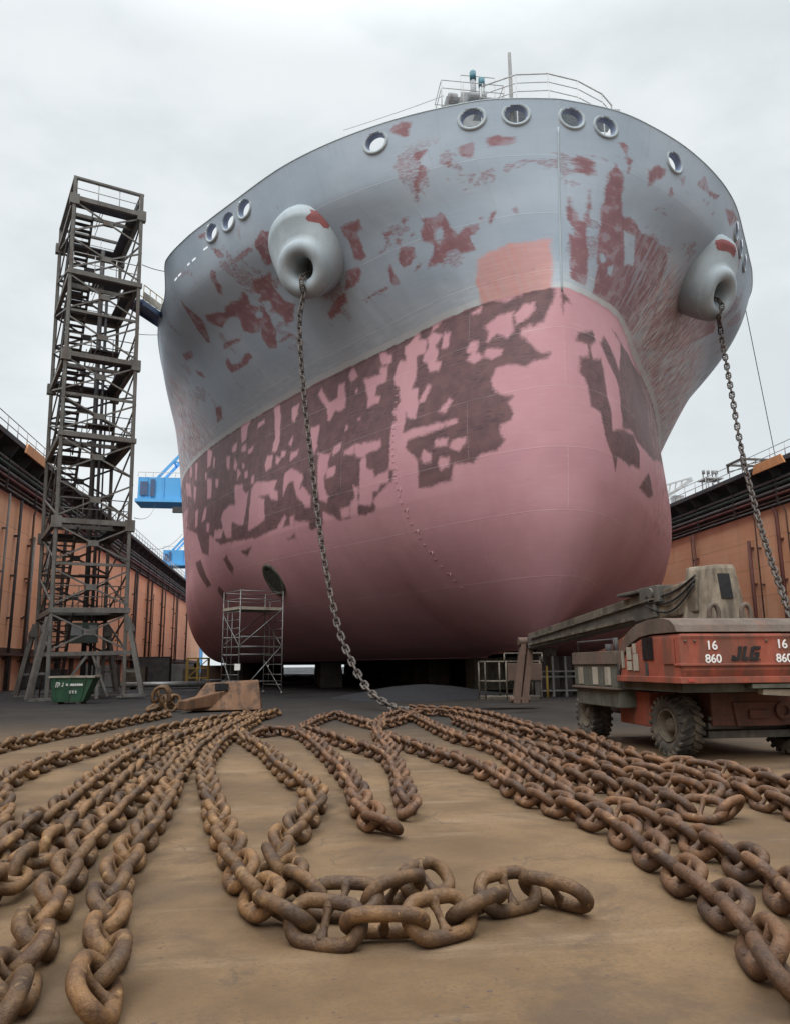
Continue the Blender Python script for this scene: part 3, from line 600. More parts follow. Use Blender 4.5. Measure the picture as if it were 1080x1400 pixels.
def polys(txt):
    return [np.array([float(x) for x in l.split()]).reshape(-1, 2) for l in txt.split('\n')]
def sdf(P, plist, far=-3.0):            # + inside, metres, in (girth, height)
    out = np.full(len(P), far)
    for poly in plist:
        lo = poly.min(0)-2; hi = poly.max(0)+2
        idx = np.nonzero(((P >= lo) & (P <= hi)).all(1))[0]
        if not len(idx): continue
        q = P[idx]; d = np.full(len(q), 1e9); ins = np.zeros(len(q), bool)
        for i in range(len(poly)):
            a, b = poly[i-1], poly[i]; e = b-a; L = e@e
            tt = np.clip(((q-a)@e)/L if L > 0 else 0*q[:, 0], 0, 1); dd = q-a-tt[:, None]*e
            d = np.minimum(d, (dd**2).sum(1))
            with np.errstate(divide='ignore', invalid='ignore'):
                c = ((a[1] > q[:, 1]) != (b[1] > q[:, 1])) & (q[:, 0] < (b[0]-a[0])*(q[:, 1]-a[1])/(b[1]-a[1]+1e-12)+a[0])
            ins ^= c
        d = np.sqrt(d); out[idx] = np.maximum(out[idx], np.where(ins, d, -d))
    return out
S = np.concatenate([np.linspace(0, 6.75, 390), np.linspace(6.8, 11.6, 30)]); NS = len(S); NV = 250
V = np.linspace(0, 1, NV); V = V
SSg, VVg = np.meshgrid(S, V)
ZZ = ZK + (ztop(SSg**2)-ZK)*VVg
AA = SSg**2 + stem(ZZ); HH = half(AA, ZZ); HH[:, 0] = 0
GW = np.interp(SSg, _sa, _wa)
co_l = np.stack([XC-HH, Y0+AA, ZZ], -1).reshape(-1, 3); co_r = np.stack([XC+HH, Y0+AA, ZZ], -1).reshape(-1, 3)
wz = np.concatenate([np.stack([-GW, ZZ], -1).reshape(-1, 2), np.stack([GW, ZZ], -1).reshape(-1, 2)])
co_all = np.concatenate([co_l, co_r]); NL = NV*NS
def hp(side, a, z):                      # point and outward normal on the shell
    def p(a_, z_): return Vector((XC+side*float(half(a_, z_)), Y0+a_, z_))
    e = .05; P = p(a, z); da = p(a+e, z)-P; dz = p(a, z+e)-P
    n = da.cross(dz).normalized()
    if n.x*side < 0: n = -n
    return P, n
FAIR = [(-1, 2.78, 24.78), (-1, 8.79, 24.86), (-1, 9.97, 24.82), (-1, 11.23, 24.86), (-1, .74, 24.78), (-1, .28, 24.8),
        (1, .14, 24.75), (1, .38, 24.66), (1, 2.07, 24.5), (1, 7.49, 24.75), (1, 9.11, 24.75), (1, 10.65, 24.8)]
idx = np.arange(NL).reshape(NV, NS)
q = np.stack([idx[:-1, :-1], idx[:-1, 1:], idx[1:, 1:], idx[1:, :-1]], -1).reshape(-1, 4)
ql = q[:, ::-1]; qr = q + NL
faces = np.concatenate([ql, qr]); cen = co_all[faces].mean(1)
keep = np.ones(len(faces), bool)
FP = []
for sd_, a_, z_ in FAIR:
    P, n = hp(sd_, max(a_, .12), z_)
    n = Vector((n.x, n.y, n.z*.35)).normalized(); FP.append((P, n))
    tx = Vector((0, 0, 1)).cross(n).normalized()
    d = cen-np.array(P); u_ = d@np.array(tx); w_ = d[:, 2]
    near = (np.abs(d) < 1.2).all(1)
    keep &= ~(near & ((u_/.54)**2+(w_/.44)**2 < 1))
slot_rng = []
for k in (0, 2, 3, 5, 6):                       # row of freeing slots on the left quarter
    a_ = 12.0 + k*.56
    P, n = hp(-1, a_, 24.30-.03*k); d = cen-np.array(P); tx = np.array(Vector((0, 0, 1)).cross(n).normalized())
    keep &= ~((np.abs(d) < 1).all(1) & (np.abs(d@tx) < (.17 if k % 2 else .21)) & (np.abs(d[:, 2]) < .065))
faces = faces[keep]
bot = np.stack([idx[0, :-1], idx[0, :-1]+NL, idx[0, 1:]+NL, idx[0, 1:]], -1)
ster = np.stack([idx[:-1, -1], idx[1:, -1], idx[1:, -1]+NL, idx[:-1, -1]+NL], -1)
faces = np.concatenate([faces, bot, ster])
ship = thing('cargo_ship', 'huge ship in dry dock, grey above and patchy pink below, seen bow-on', 'ship', (XC, Y0, 0))
me = bpy.data.meshes.new('hull'); base = np.array([XC, Y0, 0])
me.from_pydata((co_all-base).tolist(), [], faces.tolist()); me.update()
me.polygons.foreach_set('use_smooth', [True]*len(me.polygons))
sd_dark = np.minimum(sdf(wz, polys(DARK)), -sdf(wz, polys(SPOT)))
sd_red = np.minimum(sdf(wz, polys(RED)), -sdf(wz, polys(REDHOLE)))
sd_pink = sdf(wz, polys(PINK))
def sstep(x, a, b):
    t_ = np.clip((x-a)/(b-a), 0, 1); return t_*t_*(3-2*t_)
gw, gz = wz[:, 0], wz[:, 1]
scr = np.maximum(sstep(gw, 4.2, 7.5)*sstep(gz, 22.0, 19.4), sstep(-gw, 27, 34)*sstep(gz, 23.4, 21.0))
scr_low = np.maximum(sstep(-gw, 33, 40)*sstep(gz, 8, 10), sstep(gw, 9, 14)*sstep(gz, 7.5, 9.5))
for nm, arr in (('dark_coat', sd_dark), ('red_coat', sd_red), ('pink_coat', sd_pink), ('scratch', scr), ('scratch_low', scr_low)):
    at = me.attributes.new(nm, 'FLOAT', 'POINT'); at.data.foreach_set('value', arr.astype(np.float32))
uvl = me.uv_layers.new(name='girth'); li = np.empty(len(me.loops), np.int32); me.loops.foreach_get('vertex_index', li)
uvl.data.foreach_set('uv', wz[li].astype(np.float32).ravel())
me.materials.append(M['hull'])
o = bpy.data.objects.new('hull', me); COL.objects.link(o); o.parent = ship
# bulwark cap rail and the deck behind it
capL = [Vector(p) for p in co_l.reshape(NV, NS, 3)[-1]]; capR = [Vector(p) for p in co_r.reshape(NV, NS, 3)[-1]]
edge = capL[::-1][:] + capR[1:]
b_ = MB(); b_.tube([p+Vector((0, .02, .0)) for p in edge[::2]], .04, 6); b_.build('bulwark_rail', M['bolster'], ship)
dk = MB(); aa = np.concatenate([np.linspace(.7, 6, 14), np.linspace(7, 130, 50)])
hh = half(aa, np.full_like(aa, 23.85))-.03
dk.v = [(XC-h, Y0+a, 23.85) for a, h in zip(aa, hh)] + [(XC+h, Y0+a, 23.85) for a, h in zip(aa, hh)]
n = len(aa); dk.f = [(i, i+1, n+i+1, n+i) for i in range(n-1)]; dk.sm = [False]*(n-1)
dk.build('deck', M['deckgear'], ship)
# fairleads: bell-mouthed rings through the bulwark
for (P, n) in FP:
    f_ = MB(); f_.lathe(P-n*.02, n, [(.50, -.25), (.47, -.1), (.50, .02), (.54, .045), (.59, .055), (.645, .035), (.68, -.04), (.67, -.15)], 36, 1.0, .84)
    fo = f_.build('fairlead', M['bolster'], ship)
    k_ = MB(); k_.lathe(P-n*.02, n, [(.43, -.26), (.445, -.18), (.462, -.05), (.49, .015)], 32, 1.0, .84)
    ko = k_.build('bore', M['fair_in'], ship); ko.parent = fo
# hawse bolsters
HAW = []
for sd_ in (-1, 1):
    C = Vector((XC+sd_*10.85, 33.9, 20.33)); A = Vector((sd_*.45, -.76, -.47)).normalized()
    P, N = hp(sd_, 7.0, 22.25)
    Bc = P - N*.9 + Vector((0, 0, .2)); HAW.append((C, A))
    m_ = MB(); rings = []
    def ring(c, nrm, r, sq=1.0, n=48):
        x = Vector((0, 0, 1)).cross(nrm).normalized(); y = nrm.cross(x)
        return [c + (x*math.cos(2*math.pi*k/n) + y*math.sin(2*math.pi*k/n)*sq)*r for k in range(n)]
    for r, h in ((.44, -1.6), (.48, -.7), (.54, -.3), (.63, -.06), (.78, .07), (.97, .11), (1.16, .05), (1.31, -.10), (1.40, -.32)):
        rings.append(ring(C+A*h, A, r))
    S0 = C - A*.32
    v_ = Vector((.5*-sd_, 1.05, 1.6)); Ec = C + v_; dn = -v_.normalized(); L_ = (Ec-S0).length
    for k in range(1, 12):
        u_ = k/11; nn = A.lerp(dn, min(1, u_*1.3)).normalized()
        rings.append(ring(S0.lerp(Ec, u_), nn, 1.43+.79*u_**.85))
    for k in range(1, 9):
        a_ = k/9*math.pi/2; rings.append(ring(Ec-dn*2.22*math.sin(a_), dn, 2.22*math.cos(a_)+.01))
    m_.quadstrip(rings)
    bo = m_.build('hawse_bolster', M['bolster'], ship)
    # a bead round the lip and the primer patch on its shoulder
    w_ = MB(); w_.tube(ring(S0-A*.10, A, 1.475), .018, 5, True); wo = w_.build('weld_bead', M['bolster'], ship); wo.parent = bo
    pm = MB(); sel = []
    n = 48; j0, j1 = ((5, 10) if sd_ < 0 else (9, 16)); i0, i1 = (13, 18) if sd_ < 0 else (12, 18)
    jj = [random.uniform(0, .9) for _ in range(40)]
    grid = []
    for i in range(i0, i1+1):
        row = []
        for j in range(j0, j1+1):
            p = rings[i][j % n]; c = sum(rings[i], Vector())/n; out = (p-c).normalized()
            q2 = Vector(p)
            if j in (j0, j1): q2 = q2.lerp(rings[i][(j+(1 if j == j0 else -1)) % n], jj[i])
            if i in (i0, i1): q2 = q2.lerp(rings[i+(1 if i == i0 else -1)][j % n], jj[20+j-j0])
            row.append(q2 + out*.012)
        grid.append(row)
    pm.quadstrip(grid, False); po = pm.build('primer_patch', M['bolster_red'], ship); po.parent = bo
sb = MB(); sb.tube([Vector((XC, Y0+float(stem(z))-.005, z)) for z in np.linspace(16.9, 24.2, 30)], .045, 6); sb.build('stem_weld', M['bolster'], ship)
# bow thruster mouth with its grid
P, N = hp(-1, 18.5, 6.6)
th = MB(); th.lathe(P+N*.02, N, [(.78, -.10), (.80, .04), (.98, .05), (1.08, .03), (1.10, -.05)], 36, .85, 1.0)
tho = th.build('thruster_opening', M['toolbox'], ship)
d_ = MB(); d_.lathe(P+N*.03, N, [(.01, 0), (.8, 0)], 30, .85, 1.0); do = d_.build('tunnel', M['window_dark'], ship); do.parent = tho
gr = MB(); x_ = Vector((0, 0, 1)).cross(N).normalized(); y_ = N.cross(x_)
for k in range(-3, 4): gr.bar(P+N*.07+x_*k*.19-y_*.72, P+N*.07+x_*k*.19+y_*.72, .05, .03)
go = gr.build('grid', M['toolbox'], ship); go.parent = tho
# welded draught marks down the left bow
dm = MB()
for k in range(30):
    z = 14.6-k*.33
    a_ = 7.0
    P, N = hp(-1, a_, z); tx = Vector((0, 0, 1)).cross(N).normalized()
    dm.bar(P-tx*.07+N*.015, P+tx*.07+N*.015,   .05, .02, N)
    if k % 3 == 0: dm.bar(P+tx*.2+Vector((0, 0, .1))+N*.01, P+tx*.2+Vector((0, 0, -.1))+N*.01, .05, .03, N)
dm.build('draught_marks', M['hullmark'], ship)
# foredeck gear: winch, vents, foremast, handrails
wz0 = 26.2
wn = MB()
for x, y, w, d, h0, h1 in ((7.6, 33.0, .8, .8, 23.9, 29.55), (8.8, 33.2, 1.7, 1.0, 23.9, 29.5), (9.1, 33.4, .5, .5, 29.5, 29.9), (8.2, 33.0, .35, .5, 29.5, 30.0), (7.2, 33.1, .4, .5, 28, 29.2), (9.95, 33.0, .3, .4, 28, 29.35)):
    wn.box((x-w/2, y-d/2, h0), (x+w/2, y+d/2, h1))
wn.tube([(8.3, 32.5, 29.5), (9.2, 32.5, 29.5)], .24, 14); wn.tube([(7.3, 32.7, 29.4), (7.75, 32.7, 29.4)], .33, 14); wn.tube([(9.75, 32.8, 29.3), (10.0, 32.8, 29.3)], .25, 12)
wo = wn.build('foredeck_winch_house', M['deckgear'], ship, bevel=.04)
for x, z1 in ((8.7, 30.9), (9.15, 30.55)):
    v_ = MB(); v_.tube([(x, 33, 29.6), (x, 33, z1)], .15, 12); vo = v_.build('vent_post', M['deckgear'], ship)
    c_ = MB(); c_.tube([(x, 33, z1), (x, 33, z1+.5)], .17, 12); cc = c_.build('vent_cap', M['boot_teal'], ship); cc.parent = vo
r_ = MB()
for (a, b) in (((6.9, 32.3), (10.1, 32.3)), ((6.9, 34.0), (10.1, 34.0)), ((6.9, 32.3), (6.9, 34.0)), ((10.1, 32.3), (10.1, 34.0))):
    for z in (29.7, 30.15): r_.tube([(*a, z), (*b, z)], .022, 5)
for x in (6.9, 8.0, 9.0, 10.1):
    for y in (32.3, 34.0): r_.tube([(x, y, 28.4), (x, y, 30.15)], .025, 5)
for x in (8.1, 9.9): r_.tube([(x, 33.2, 29), (x, 33.2, 31.35)], .022, 5)
r_.tube([(8.1, 33.2, 31.35), (9.9, 33.2, 31.35)], .022, 5)
r_.build('winch_guard_rail', M['rail'], ship)
fm = MB(); fm.tube([(9.85, 30.4, 23.85), (9.85, 30.4, 30.3)], [.11, .085], 10); fo = fm.build('foremast', M['pipe_grey'], ship)
fm = MB(); fm.lathe((9.85, 30.4, 30.25), (0, 0, 1), [(.02, -.08), (.13, -.05), (.14, .08), (.08, .14), (.01, .15)], 14); l_ = fm.build('mast_lamp', M['deckgear'], ship); l_.parent = fo
hr = MB()
pl = [(8.35, 30.3), (9.9, 29.75), (11.4, 29.55), (12.9, 29.75), (14.3, 30.2), (14.95, 30.6), (15.05, 31.1)]
zt = [28.2, 28.55, 28.6, 28.55, 28.35, 28.1, 28.1]
for dz in (0, -.45, -.9): hr.tube([(x, y, z+dz) for (x, y), z in zip(pl, zt)], .035 if dz == 0 else .024, 6)
for (x, y), z in zip(pl, zt): hr.tube([(x, y, z), (x, y, 23.85)], .03, 6)
hr.build('foredeck_handrail', M['rail'], ship)
hr = MB(); hr.box((8.2, 29.9, 27.25), (15, 31.4, 27.33)); hr.build('lookout_platform', M['deckgear'], ship)

# ------------------------------------------------------------------ dock walls
def dock_wall(name, X, sgn, label, y0, y1):
    w = thing(name, label, 'dock wall', (X, 0, 0))
    b = MB(); b.box((min(X, X-sgn*3), y0, 0), (max(X, X-sgn*3), y1, 13.7)); b.build('plating', M['wall'], w)
    b = MB(); b.box((min(X-sgn*.1, X-sgn*3), y0, 13.7), (max(X-sgn*.1, X-sgn*3), y1, 15.9)); b.build('wall_head', M['wall_top'], w)
    b = MB(); b.box((min(X+sgn*1.1, X-sgn*3.2), y0, 16.75), (max(X+sgn*1.1, X-sgn*3.2), y1, 17.1)); 
    for k in range(int(y0), int(y1), 3):
        b.hexa([(X-sgn*.1, k, 15.2), (X-sgn*.1, k+.12, 15.2), (X-sgn*.1, k+.12, 16.75), (X-sgn*.1, k, 16.75), (X+sgn*.15, k, 15.3), (X+sgn*.15, k+.12, 15.3), (X+sgn*1.05, k+.12, 16.75), (X+sgn*1.05, k, 16.75)])
    b.build('walkway', M['wall_top'], w)
    for z, off, r, m in ((15.75, .35, .12, 'pipe_grey'), (15.35, .38, .15, 'pipe_green'), (14.92, .35, .13, 'pipe_grey'), (14.52, .35, .14, 'pipe_red'), (14.12, .3, .09, 'pipe_brown'), (13.85, .28, .07, 'pipe_grey')):
        p = MB(); p.tube([(X+sgn*off, y0, z), (X+sgn*off, y1, z)], r, 10); p.build('service_pipe', M[m], w)
    p = MB()
    for k in range(int(y0), int(y1), 6): p.box((min(X, X+sgn*.5), k, 13.72), (max(X, X+sgn*.5), k+.08, 16.0))
    p.build('pipe_bracket', M['dark_steel'], w)
    r_ = MB()
    for z in (17.6, 18.15): r_.tube([(X+sgn*1.0, y0, z), (X+sgn*1.0, y1, z)], .035, 5)
    for k in np.arange(y0, y1, 1.9): r_.tube([(X+sgn*1.0, k, 17.1), (X+sgn*1.0, k, 18.15)], .035, 5)
    r_.build('guard_rail', M['rail'], w)
    b = MB(); b.box((min(X, X+sgn*.45), y0, 2.45), (max(X, X+sgn*.45), y1, 2.62)); b.box((min(X, X+sgn*.12), y0, 2.62), (max(X, X+sgn*.12), y1, 3.0))
    for k in range(int(y0), int(y1), 4): b.box((min(X, X+sgn*.4), k, 0), (max(X, X+sgn*.4), k+.12, 2.45))
    b.build('rubbing_rail', M['pipe_brown'], w)
    return w
WL = dock_wall('dock_wall', -20.0, 1, 'long orange plated dock wall behind the stair tower, left of the ship', -30, 175)
WR = dock_wall('dock_wall', 38.2, -1, 'long orange plated dock wall behind the red boom lift, right of the ship', -30, 175)
rr = random.Random(3)
for w, X, sgn in ((WL, -20.0, 1), (WR, 38.2, -1)):
    ys = [55.2, 57.6, 60.5, 61.0, 64.5, 66.0, 69, 80, 81.2, 92, 100, 101.4, 109, 112, 113.6, 121, 124, 133, 136, 137.5, 150] if sgn > 0 else [44, 45.5, 47.2, 50.6, 51.0, 51.5, 52.0, 53.4, 54.6, 57.5, 58.6, 67.3, 67.8, 80, 95]
    for y in ys:
        p = MB(); r = rr.choice((.06, .08, .11, .15)); x = X+sgn*.3; top = 13.6 if rr.random() < .75 else rr.uniform(9, 12)
        p.tube([(x, y, .1), (x, y, top)] if rr.random() < .6 else [(x, y, .1), (x, y, top-.5), (x, y+.25, top-.1), (x, y+.25, 13.6)], r, 8)
        for z in (2, 5, 8, 11):
            z += rr.uniform(-.4, .4); p.box((min(x, X), y-r-.05, z), (max(x, X)+.02, y+r+.05, z+.12)); p.lathe((x, y, z+.6), (0, 0, 1), [(r, 0), (r+.06, 0), (r+.06, .07), (r, .07)], 8)
        p.build('riser_pipe', M[rr.choice(('pipe_brown', 'dark_steel', 'pipe_brown', 'pipe_grey') if sgn > 0 else ('pipe_brown', 'dark_steel', 'pipe_grey', 'pipe_red'))], w)
for w, X, sgn, ya, yb in ((WL, -20, 1, 54.8, 59.5), (WR, 38.2, -1, 51.6, 55.8)):
    b = MB(); x = X+sgn*1.12; b.prism([(x, ya, 16.5), (x, yb, 16.5), (x, yb-.4, 17.25), (x, ya+.4, 17.25)], (sgn*.12, 0, 0)); b.build('orange_fascia', M['orange_fascia'], w)

# ------------------------------------------------------------------ stair tower
tw = thing('stair_tower', 'tall grey steel lattice stair tower standing left of the ship', 'stair tower', (-11.09, 42.9, 0))
tw.matrix_world = Matrix.Translation((-11.09, 42.9, 0)) @ Matrix.Rotation(R(-1.3), 4, 'Y') @ Matrix.Rotation(R(23), 4, 'Z')
Z0 = (0, 0, 0); hx, hy = 1.78, 2.9
LV = [4.49, 8.99, 13.56, 17.93, 22.62, 27.0]; TOP = 28.2
def T(mb, name, mat='grey_steel'): return mb.build(name, M[mat], tw, base=Z0)
for sx_ in (-1, 1):
    for sy_ in (-1, 1):
        p = MB(); x, y = sx_*hx, sy_*hy
        p.box((x-.05, y-.11, 0), (x+.05, y+.11, TOP)); p.box((x-.11, y-.11, 0), (x-.051, y-.05, TOP)) ; p.box((x+.051, y+.05, 0), (x+.11, y+.11, TOP))
        for z in LV[1::2]: p.box((x-.24, y-.17, z-.5), (x+.24, y+.17, z+.1))
        p.box((x-.3, y-.3, 0), (x+.3, y+.3, .06)); T(p, 'corner_post')
        g_ = MB(); ex, ey = x+sx_*.85, y+sy_*.35
        g_.bar((x+sx_*.1, y, 4.0), (ex, ey, .1), .24); g_.box((min(x, ex)-.1, min(y, ey)-.12, .02), (max(x, ex)+.15, max(y, ey)+.12, .16))
        g_.prism([(x-.05*sx_, y-.14*1, 4.35), (x+.42*sx_, y-.14, 3.5), (x+.42*sx_, y-.14, 3.3), (x-.05*sx_, y-.14, 3.3)], (0, .28, 0)); g_.bar((x+sx_*.1, y, 1.3), (x+sx_*.6, y+sy_*.2, 1.3), .12)
        T(g_, 'splay_leg')
def xbrace(mb, a, b, z0, z1, wd=.085, gus=True):
    a, b = Vector(a), Vector(b); m = (a+b)/2; d = (b-a).normalized(); n = d.cross(Vector((0, 0, 1)))
    zt = Vector((0, 0, z1)); zb = Vector((0, 0, z0))
    mb.bar(a+zb, b+zt, wd, .07, n); mb.bar(a+zt+n*.075, b+zb+n*.075, wd, .07, n)
    if gus:
        c = m+Vector((0, 0, (z0+z1)/2))+n*.035; mb.bar(c-d*.36, c+d*.36, .42, .17, n) if False else mb.hexa([c-d*.26-Vector((0, 0, .15))-n*.085, c+d*.26-Vector((0, 0, .15))-n*.085, c+d*.26-Vector((0, 0, .15))+n*.085, c-d*.26-Vector((0, 0, .15))+n*.085, c-d*.26+Vector((0, 0, .15))-n*.085, c+d*.26+Vector((0, 0, .15))-n*.085, c+d*.26+Vector((0, 0, .15))+n*.085, c-d*.26+Vector((0, 0, .15))+n*.085])
zs = [2.26]+LV
br = MB(); brs = MB(); brb = MB(); brr = MB()
FL, FR, BL, BR = (-hx, -hy, 0), (hx, -hy, 0), (-hx, hy, 0), (hx, hy, 0)
for i in range(len(zs)-1):
    z0, z1 = zs[i], zs[i+1]; parts = [(z0, z1)] if z1-z0 < 3 else [(z0, (z0+z1)/2), ((z0+z1)/2, z1)]
    for a, b in parts:
        xbrace(br, FL, FR, a+.15, b-.35); xbrace(brb, BL, BR, a+.15, b-.35, .11)
        xbrace(brs, FL, BL, a+.15, b-.25, .09, False); xbrace(brr, FR, BR, a+.15, b-.25, .09, False)
br.bar((-1.4, -hy, .1), (0, -hy, 2.2), .12); br.bar((1.0, -hy, .1), (.2, -hy, 2.2), .12); br.box((.42, -hy-.06, 0), (.56, -hy+.06, 2.1))
T(br, 'front_bracing'); T(brb, 'rear_bracing', 'dark_steel'); T(brs, 'side_bracing'); T(brr, 'side_bracing')
for z in [2.26]:
    b = MB(); b.box((-hx-.5, -hy-.09, z-.14), (hx+.5, -hy+.09, z+.06)); b.box((-hx-.09, -hy, z-.12), (-hx+.09, hy, z+.06)); b.box((hx-.09, -hy, z-.12), (hx+.09, hy, z+.06)); T(b, 'ring_beam')
for i, z in enumerate(LV):
    b = MB(); b.box((-hx-.16, -hy-.16, z-.26), (hx+.16, -hy+.05, z)); b.box((-hx-.1, -hy+.05, z-.3), (-hx+.1, hy, z-.02)); b.box((hx-.1, -hy+.05, z-.3), (hx+.1, hy, z-.02)); b.box((-hx-.1, hy-.1, z-.3), (hx+.1, hy+.1, z-.02))
    b.box((-hx, -hy+1.5, z-.25), (hx, -hy+1.62, z-.05)); T(b, 'floor_beam')
    p = MB(); p.box((-hx, -hy+.06, z-.05), (hx, -hy+1.0, z+.02)); p.box((hx-.6, -hy+1.0, z-.05), (hx, hy-.1, z+.015)); p.box((-hx, hy-.8, z-.05), (hx-.6, hy-.1, z+.018))
    T(p, 'landing_plate', 'platform')
    zm = z-2.25
    if i: 
        m_ = MB(); m_.box((.1, hy-1.0, zm-.1), (hx-.05, hy-.2, zm)); 
        m_.bar((-hx, hy, zm), (hx, hy, zm), .14); T(m_, 'mid_landing', 'dark_steel')
        if i in (1, 3, 4): m_ = MB(); m_.box((-hx, -hy-.05, zm-.12), (hx, -hy+.05, zm+.02)); T(m_, 'mid_beam')
    h = MB()
    for y in (-hy+.02, hy-.05):
        for dz in (.55, 1.1): h.tube([(-hx, y, z+dz), (hx, y, z+dz)], .028, 5)
        for x in np.linspace(-hx+.1, hx-.1, 4): h.tube([(x, y, z), (x, y, z+1.1)], .026, 5)
    for dz in (.55, 1.1): h.tube([(hx-.05, -hy, z+dz), (hx-.05, hy, z+dz)], .026, 5); h.tube([(.0, -hy+1.6, z+dz), (.0, hy-1.1, z+dz)], .024, 5)
    for y in np.linspace(-hy, hy, 5): h.tube([(hx-.05, y, z), (hx-.05, y, z+1.1)], .024, 5)
    T(h, 'handrail', 'rail' if i > 3 else 'grey_steel')
b = MB(); b.box((-hx-.1, -hy-.1, TOP-.12), (hx+.1, -hy+.1, TOP)); b.box((-hx-.1, hy-.1, TOP-.12), (hx+.1, hy+.1, TOP)); b.box((-hx-.1, -hy+.1, TOP-.12), (-hx+.1, hy-.1, TOP)); b.box((hx-.1, -hy+.1, TOP-.12), (hx+.1, hy-.1, TOP)); T(b, 'top_frame')
for i, z in enumerate(LV):                    # one flight per storey up the left side
    zb = 0 if i == 0 else LV[i-1]; st = MB(); n = 17
    ya, yb = hy-1.0, -hy+1.45
    for xx in (-hx+.18, -hx+1.2): st.bar((xx, ya, zb+.1), (xx, yb, z-.1), .06, .24)
    for k in range(1, n):
        f = k/n; st.box((-hx+.2, ya+(yb-ya)*f-.15, zb+(z-zb)*f-.03), (-hx+1.18, ya+(yb-ya)*f+.15, zb+(z-zb)*f+.02))
    for xx in (-hx+.18, -hx+1.2):
        st.tube([(xx, ya, zb+1.1), (xx, yb, z+.9)], .025, 5); st.tube([(xx, ya, zb+.6), (xx, yb, z+.4)], .02, 5)
        for f in (.1, .4, .7, .95): st.tube([(xx, ya+(yb-ya)*f, zb+(z-zb)*f), (xx, ya+(yb-ya)*f, zb+(z-zb)*f+1.0)], .02, 5)
    T(st, 'stair_flight', 'dark_steel')
b = MB(); b.tube([(.6, hy-.7, .1), (.6, hy-.7, 27)], .14, 10); b.tube([(.95, hy-.7, .1), (.95, hy-.7, 24)], .09, 8); b.tube([(1.2, hy-.6, .1), (1.2, hy-.6, 18)], .05, 6); T(b, 'riser_pipe', 'dark_steel')
b = MB(); b.box((-.45, 1.2, 2.9), (1.15, 2.2, 4.0)); cb = T(b, 'site_hut', 'pipe_green')
for w0, w1 in ((-.35, .3), (.65, 1.05)): b = MB(); b.box((w0, 1.17, 3.3), (w1, 1.2, 3.85)); wo = T(b, 'window', 'deckgear'); wo.parent = cb
# gangway from the tower to the main deck
gw_ = thing('gangway', 'short blue gangway with yellow rails from the tower to the ship', 'gangway', (-9.6, 44.4, 23.4))
A, B = Vector((-9.9, 44.9, 23.6)), Vector((-8.5, 51.5, 24.9)); side = Vector((.55, -.08, 0))
b = MB(); b.bar(A, B, 1.1, .16); 
for s_ in (-1, 1): b.bar(A+side*s_-Vector((0, 0, .12)), B+side*s_-Vector((0, 0, .12)), .08, .34)
b.build('walkway', M['gang_deck'], gw_)
b = MB()
for s_ in (-1, 1):
    for dz in (.5, 1.05): b.tube([A+side*s_+Vector((0, 0, dz)), B+side*s_+Vector((0, 0, dz))], .03, 6)
    for k in range(8): q_ = A.lerp(B, k/7)+side*s_; b.tube([q_, q_+Vector((0, 0, 1.05))], .026, 6)
b.build('guard_rail', M['yellow'], gw_)
b = MB()
q0, q1 = A+side*1.04+Vector((0, 0, .1)), B+side*1.04+Vector((0, 0, .1))
b.hexa([q0, q1, q1+Vector((.02, 0, 0)), q0+Vector((.02, 0, 0)), q0+Vector((0, 0, .5)), q1+Vector((0, 0, .5)), q1+Vector((.02, 0, .5)), q0+Vector((.02, 0, .5))]); b.build('side_net', M['cream'], gw_)
# green skip between the legs
sk = thing('skip', 'small green waste skip with white hand-painted scrawl beside the tower leg', 'skip', (-9.5, 36.05, 0))
x0, x1, y0_, y1_ = -10.3, -8.5, 35.45, 36.65
b = MB(); b.hexa([(x0+.12, y0_+.1, .1), (x1-.42, y0_+.1, .1), (x1-.42, y1_-.1, .1), (x0+.12, y1_-.1, .1), (x0, y0_, 1.12), (x1, y0_, 1.12), (x1, y1_, 1.12), (x0, y1_, 1.12)])
for k in (.1, .5, .9): 
    xx = x0+.12+(x1-.42-x0-.12)*k; b.bar((xx, y0_+.08, .12), (xx-.12+.6*k*.6, y0_-.03, 1.08), .07, .04, (0, 1, 0))
b.build('body', M['skip'], sk)
b = MB(); b.box((x0-.06, y0_-.06, 1.12), (x1+.06, y0_+.06, 1.2)); b.box((x0-.06, y1_-.06, 1.12), (x1+.06, y1_+.06, 1.2)); b.box((x0-.06, y0_+.06, 1.12), (x0+.06, y1_-.06, 1.2)); b.box((x1-.06, y0_+.06, 1.12), (x1+.06, y1_-.06, 1.2)); b.build('rim', M['cream'], sk)
b = MB(); b.box((x0+.1, y0_+.1, 0), (x0+.35, y1_-.1, .1)); b.box((x1-.7, y0_+.1, 0), (x1-.5, y1_-.1, .1)); b.build('runner', M['dark_steel'], sk)
b = MB(); 
def stroke(pts, w=.028):
    for p, q_ in zip(pts[:-1], pts[1:]): b.bar((p[0], y0_+.0-.03+(1.1-p[1])*.09, p[1]), (q_[0], y0_-.03+(1.1-q_[1])*.09, q_[1]), w, .012, (0, 1, 0))
xs = -10.05
stroke([(xs, .72), (xs+.02, .92), (xs+.09, .92), (xs+.08, .72)]); stroke([(xs+.09, .92), (xs+.16, .9), (xs+.14, .78)]); stroke([(xs+.3, .92), (xs+.29, .76), (xs+.23, .78)])
rr = random.Random(5); x = xs+.42
while x < xs+1.12:
    w = rr.uniform(.05, .08); stroke([(x, .88-.02*rr.random()), (x+w*.3, .78), (x+w*.6, .87), (x+w, .77)], .03); x += w+.02
for k in range(3): x = -9.5+k*.12; stroke([(x, .55), (x+.07, .56), (x+.03, .48), (x+.08, .46)])
b.build('painted_scrawl', M['white'], sk)

